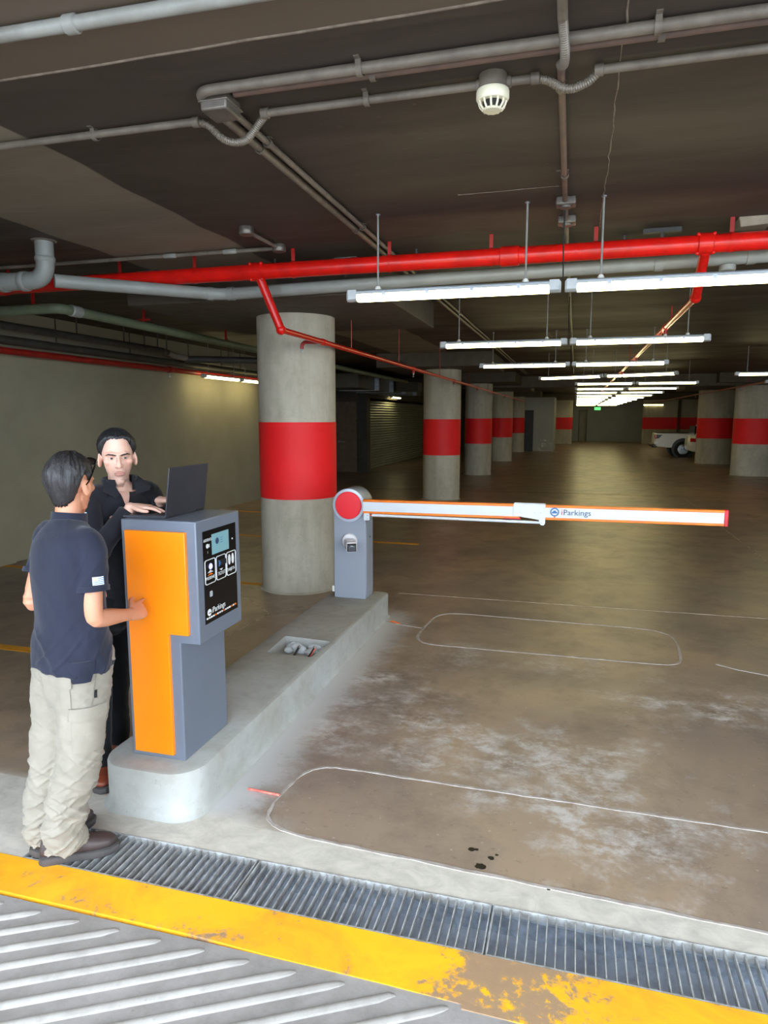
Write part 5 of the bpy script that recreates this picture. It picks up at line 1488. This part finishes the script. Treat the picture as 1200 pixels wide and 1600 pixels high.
# trousers
m = MB()
limb(m, [hip + Vector((0, 0, .06)), hip, hip + Vector((0, 0, -.07)), hip + Vector((0, 0, -.14))], [(.140, .108), (.152, .122), (.160, .132), (.155, .128)], rgt(76), 28)
for h_, k_, a_, fl in ((RH, RK, RA, 1), (LH, LK, LA, 0)):
    b_ = fwd(60) * -.012
    p, r = crv([(h_ + Vector((0, 0, .02)), .094, .118), (h_.lerp(k_, .30), .100, .112), (h_.lerp(k_, .65), .094, .100), (k_, .086, .092), (k_.lerp(a_, .40) + b_, .080, .088), (k_.lerp(a_, .72) + b_, .074, .084), (k_.lerp(a_, .90) + b_, .072, .086), (k_.lerp(a_, 1.06) + fwd(40) * .008, .068, .086)], 30)
    limb(m, p, r, [rgt(76 - (30 if fl else 0) * i / 30) for i in range(31)], 26, True, False)
me = fuse(m, .006, 4)
F3 = folds(9.2, .008, 16, 6); F4 = folds(3.3, .010, 34, 5)
def tr_folds(p, n):
    lo_ = max(0, min(1, (.60 - p.z) / .3)); 
    rd = n * (ridge(p, 3.5, 15, 9, 4.4) * .009 * (.45 + lo_) + ridge(p, 5, 26, -12, 8.1) * .007 * (.25 + lo_) - .004)
    return rd + tr_soft(p, n)
def tr_soft(p, n):
    low = max(0, min(1, (.42 - p.z) / .25)); seat = max(0, 1 - abs(p.z - .80) / .15)
    return F3(p, n) + F4(p, n) * (low * 1.25 + .35)
displace(me, tr_folds)
bvt = bvh_world(me)
tr = link_mesh('trousers', me, 'beige_canvas', man)
patch(bvt, Vector((-1.915, 2.235, .885)), Vector((.62, -.78, 0)), (0, 0, 1), .105, .085, 10, 8, .014, .004, lambda u, v: (u * (.45 + .55 * min(1, v + .85)), v)).build('hem_tail', 'navy_pique', shirt)
def on_leg(t, out, fw_): return RH.lerp(RK, t) + rgt(70) * out + fwd(70) * fw_
nside = Vector((.80, -.60, 0))
pk = patch(bvt, Vector((-1.93, 2.25, .615)), nside, (.08, 0, 1), .135, .15, 10, 10, .008, .001).build('cargo_pocket', 'beige_canvas', tr)
patch(bvt, Vector((-1.93, 2.25, .705)), nside, (.08, 0, 1), .150, .055, 10, 4, .015, .001).build('pocket_flap', 'beige_canvas', pk)
bp = patch(bvt, Vector((-2.00, 2.22, .775)), Vector((.30, -.95, 0)), (0, 0, 1), .13, .14, 10, 8, .003, .001).build('back_pocket', 'beige_canvas', tr)
patch(bvt, Vector((-2.00, 2.22, .845)), Vector((.30, -.95, 0)), (0, 0, 1), .145, .05, 10, 4, .008, .001).build('pocket_flap', 'beige_canvas', bp)
patch(bvt, Vector((-1.89, 2.25, .78)), Vector((.85, -.50, 0)), (.15, 0, 1), .012, .032, 2, 4, .003, .001).build('brand_tab', 'laptop_dark', tr)
patch(bvt, Vector((-1.89, 2.25, .80)), Vector((.80, -.60, 0)), (.35, 0, 1), .004, .16, 2, 8, .003, .001).build('side_seam', 'beige_canvas_seam', tr)
for z, (a, c) in ((.0, (RA, RK)), (0, (LA, LK))):
    q = a.lerp(c, .03)
shoe((-2.058, 2.236, 0.003), 36, man, 'boot_leather', 'boot_sole', 1.02)
shoe((-2.180, 2.300, 0.003), 80, man, 'boot_leather', 'boot_sole', 1.02)

def make_face(org, head):
    # fair skin with the grey shadow of a shaven beard around jaw and mouth
    k = NT('skin_face'); P = k.obj()
    n = k.noise(P, 9, 5)
    col = k.mix(k.ramp(n, .35, .7), lin((226, 180, 160)), lin((216, 168, 148)))
    def near(q, r0, r1):
        v = k.n('ShaderNodeVectorMath', operation='DISTANCE'); k.l(P, v.inputs[0]); v.inputs[1].default_value = head.w(q) - Vector(org)
        return k.ramp(v.outputs['Value'], r1, r0)
    m_ = k.math('MAXIMUM', near((0, .075, -.085), .032, .065), k.math('MAXIMUM', near((.045, .02, -.08), .02, .055), near((-.045, .02, -.08), .02, .055)))
    col = k.mix(k.math('MULTIPLY', m_, .42), col, lin((128, 106, 98)))
    ck = k.math('MAXIMUM', near((.042, .065, -.012), .005, .03), near((-.042, .065, -.012), .005, .03))
    col = k.mix(k.math('MULTIPLY', ck, .3), col, lin((224, 140, 122)))
    k.set(col, .45, 0, .4); k.b.inputs['Subsurface Weight'].default_value = .12; k.b.inputs['Subsurface Radius'].default_value = (.012, .005, .003)

# ---------------- the man in black behind the machine
ORG2 = (-2.42, 2.98, 0)
H2 = Head((-2.205, 2.918, 1.690), -50, .03, -.06, 1.02)
H2.skin = 'skin_fair'; make_face(ORG2, H2)
nb = Vector((-2.228, 2.945, 1.548)); hip = Vector((-2.40, 3.0, .97))
RS = nb + rgt(-22) * .175 + Vector((0, 0, -.06)); LS = nb - rgt(-22) * .175 + Vector((0, 0, -.06))
RE, RW = Vector((-2.245, 2.715, 1.20)), Vector((-2.085, 2.842, 1.462))
LE, LW = Vector((-2.19, 3.22, 1.25)), Vector((-2.055, 3.045, 1.470))
RH, LH = hip + rgt(-15) * .09, hip - rgt(-15) * .09
RK, LK = Vector((-2.385, 2.88, .51)), Vector((-2.42, 3.08, .51))
RA, LA = Vector((-2.365, 2.84, .10)), Vector((-2.45, 3.10, .10))
m = MB()
H2.shape(m, nb + Vector((0, 0, -.03)), .051)
sd = rgt(-22)
limb(m, [nb + Vector((0, 0, -.02)), nb + Vector((0, 0, -.12)), hip.lerp(nb, .45), hip], [(.10, .06), (.16, .10), (.15, .10), (.15, .11)], sd)
for S, E_, W_ in ((RS, RE, RW), (LS, LE, LW)):
    p, r = crv([(S, .046, .05), (S.lerp(E_, .5), .044, .046), (E_, .038, .04), (E_.lerp(W_, .38), .038, .04), (E_.lerp(W_, .75), .029, .030), (W_, .026, .022)], 20)
    limb(m, p, r, Vector((0, .3, 1)))
hand(m, RW, Vector((.175, .055, -.004)), Vector((.05, 0, -1)), -1, (.18, .16, .18, .22), .05, (.78, .55, .25), 1.0)
hand(m, LW, Vector((.150, -.035, .012)), Vector((.12, 0, -1)), 1, (.42, .45, .42, .40), .06, (.78, .55, .3), 1.0)
for h_, k_, a_ in ((RH, RK, RA), (LH, LK, LA)):
    limb(m, [h_, h_.lerp(k_, .5), k_, k_.lerp(a_, .4), a_], [.08, .07, .052, .05, .036], sd)
me = fuse(m, .004, 3)
displace(me, H2.sculpt)
man2 = link_mesh('person', me, ['skin_face', 'lip'], org=ORG2)
for p in man2.data.polygons:
    q = H2.loc(Vector(ORG2) + p.center)
    if q.length > .17 or q.y < .0: continue
    if abs(q.x) < .0235 and -.0735 < q.z < -.0515 and q.y > .078 and abs(q.z + .0618) < .0115 * (1 - (q.x / .026) ** 2) + .001: p.material_index = 1
tag(man2, 'man in black shirt behind the ticket machine, hands on the laptop', 'person')
H2.eyes(man2, (-.05, 1, -.05))
line = [(0, 33), (20, 36), (36, 34), (50, 24), (60, 6), (68, -6), (76, -6), (84, 8), (98, 8), (112, -16), (130, -34), (160, -42), (180, -42)]
H2.hair('hair', 'black_hair', man2, line, lambda az, el: .015 + .013 * max(0, math.sin(math.radians(max(0, el)))), 9, .005)
m = MB()
keys = [(hip + Vector((0, 0, -.10)), .182, .135), (hip, .178, .13), (hip.lerp(nb, .3), .175, .125), (hip.lerp(nb, .6), .19, .128), (hip.lerp(nb, .80), .20, .125), (hip.lerp(nb, .91), .18, .105), (hip.lerp(nb, .965), .125, .09), (nb + Vector((0, 0, -.002)), .076, .072)]
p, r = crv(keys, 28); limb(m, p, r, rgt(-22), 32, False, False)
for S, E_, W_ in ((RS, RE, RW), (LS, LE, LW)):
    a0 = S + (nb - S) * .3
    p, r = crv([(a0, .062, .066), (S, .066, .07), (S.lerp(E_, .5), .062, .066), (E_, .054, .058), (E_.lerp(W_, .5), .046, .05), (E_.lerp(W_, .93), .038, .040)], 24)
    limb(m, p, r, Vector((0, 1, .2)), 24, True, False)
me = fuse(m, .0065, 4)
F5 = folds(12.7, .010, 16, 7)
displace(me, lambda p, n: F5(p, n) * (1.0 if p.z < 1.42 else .45))
bv2 = bvh_world(me)
shirt2 = link_mesh('shirt', me, 'black_twill', man2)
# standing collar with open points, and the bare V below the throat
f2, r2 = fwd(-30), rgt(-30)
cc_ = nb + Vector((.012, -.008, .0)) 
def cring(e, z, n=22, a0=.62): return [cc_ + r2 * ((.072 + e) * math.sin(a)) + f2 * ((.070 + e) * math.cos(a)) + Vector((0, 0, z + .012 * math.cos(a / 2) * 0 + .012 * (abs(a) / PI - .5))) for a in [a0 + (2 * PI - 2 * a0) * q / n for q in range(n + 1)]]
m = MB(); rg = [cring(-.003, -.03), cring(.006, -.03), cring(.016, .040), cring(.010, .046), cring(.002, .040), cring(-.003, -.03)]
m.loft(rg, cap=False, closed=False); m.build('collar_stand', 'black_twill', shirt2)
def flap(pts, name='collar_point', th=.006):
    n = (Vector(pts[1]) - Vector(pts[0])).cross(Vector(pts[2]) - Vector(pts[0])).normalized() * th
    MB().prism_dir([Vector(q) for q in pts], n).build(name, 'black_twill', shirt2, bevel=.002)
A = cc_ - r2 * .048 + f2 * .068                       # his left front edge of the collar
flap([cc_ - r2 * .078 + f2 * .012 + Vector((0, 0, .058)), cc_ - r2 * .052 + f2 * .058 + Vector((0, 0, .030)), cc_ - r2 * .040 + f2 * .095 + Vector((0, 0, -.035)), cc_ - r2 * .105 + f2 * .105 + Vector((0, 0, -.018)), cc_ - r2 * .125 + f2 * .075 + Vector((0, 0, .004))])
flap([cc_ + r2 * .078 + f2 * .01 + Vector((0, 0, .050)), cc_ + r2 * .108 + f2 * .055 + Vector((0, 0, -.012)), cc_ + r2 * .06 + f2 * .100 + Vector((0, 0, -.045)), cc_ + r2 * .036 + f2 * .088 + Vector((0, 0, -.03)), cc_ + r2 * .052 + f2 * .055 + Vector((0, 0, .022))])
for S, E_, W_ in ((RS, RE, RW), (LS, LE, LW)):
    d_ = (E_ - W_).normalized(); band('cuff', E_.lerp(W_, .91), d_, (0, 1, .2), .0395, .0415, .03, 'black_twill', shirt2, .003, 24)
vs2 = [v.co + Vector(ORG2) for v in shirt2.data.vertices]; vs3 = [v.co + Vector(ORG2) for v in man2.data.vertices]
bvu = BVHTree.FromPolygons(vs2 + vs3, [tuple(q.vertices) for q in shirt2.data.polygons] + [tuple(x_ + len(vs2) for x_ in q.vertices) for q in man2.data.polygons])
patch(bvu, nb + f2 * .08 + Vector((.004, -.002, -.032)), f2 + Vector((0, 0, .35)), (0, 0, 1), .074, .125, 10, 12, .0018, .0005, lambda u, v: (u * (.06 + .94 * (v + .5) ** .8), v)).build('open_neck', 'skin_fair', man2)
flag(bv2, RS.lerp(RE, .22), Vector((.35, -.93, .1)), Vector((0, 0, 1)), .040, .030, shirt2)
m = MB()
limb(m, [hip + Vector((0, 0, .05)), hip, hip + Vector((0, 0, -.12))], [(.15, .12), (.165, .13), (.16, .13)], rgt(-15), 24)
for h_, k_, a_ in ((RH, RK, RA), (LH, LK, LA)):
    p, r = crv([(h_, .094, .11), (h_.lerp(k_, .5), .088, .095), (k_, .076, .082), (k_.lerp(a_, .5), .07, .078), (k_.lerp(a_, 1.06), .062, .075)], 22)
    limb(m, p, r, rgt(-15), 22, True, False)
me = fuse(m, .009, 4); displace(me, folds(7.7, .008, 20, 6))
link_mesh('trousers', me, 'black_trousers', man2)
shoe((-2.375, 2.865, 0), -48, man2, 'brown_shoe', 'boot_sole', 1.0, False, False)
shoe((-2.455, 3.10, 0), -5, man2, 'brown_shoe', 'boot_sole', 1.0, False, False)
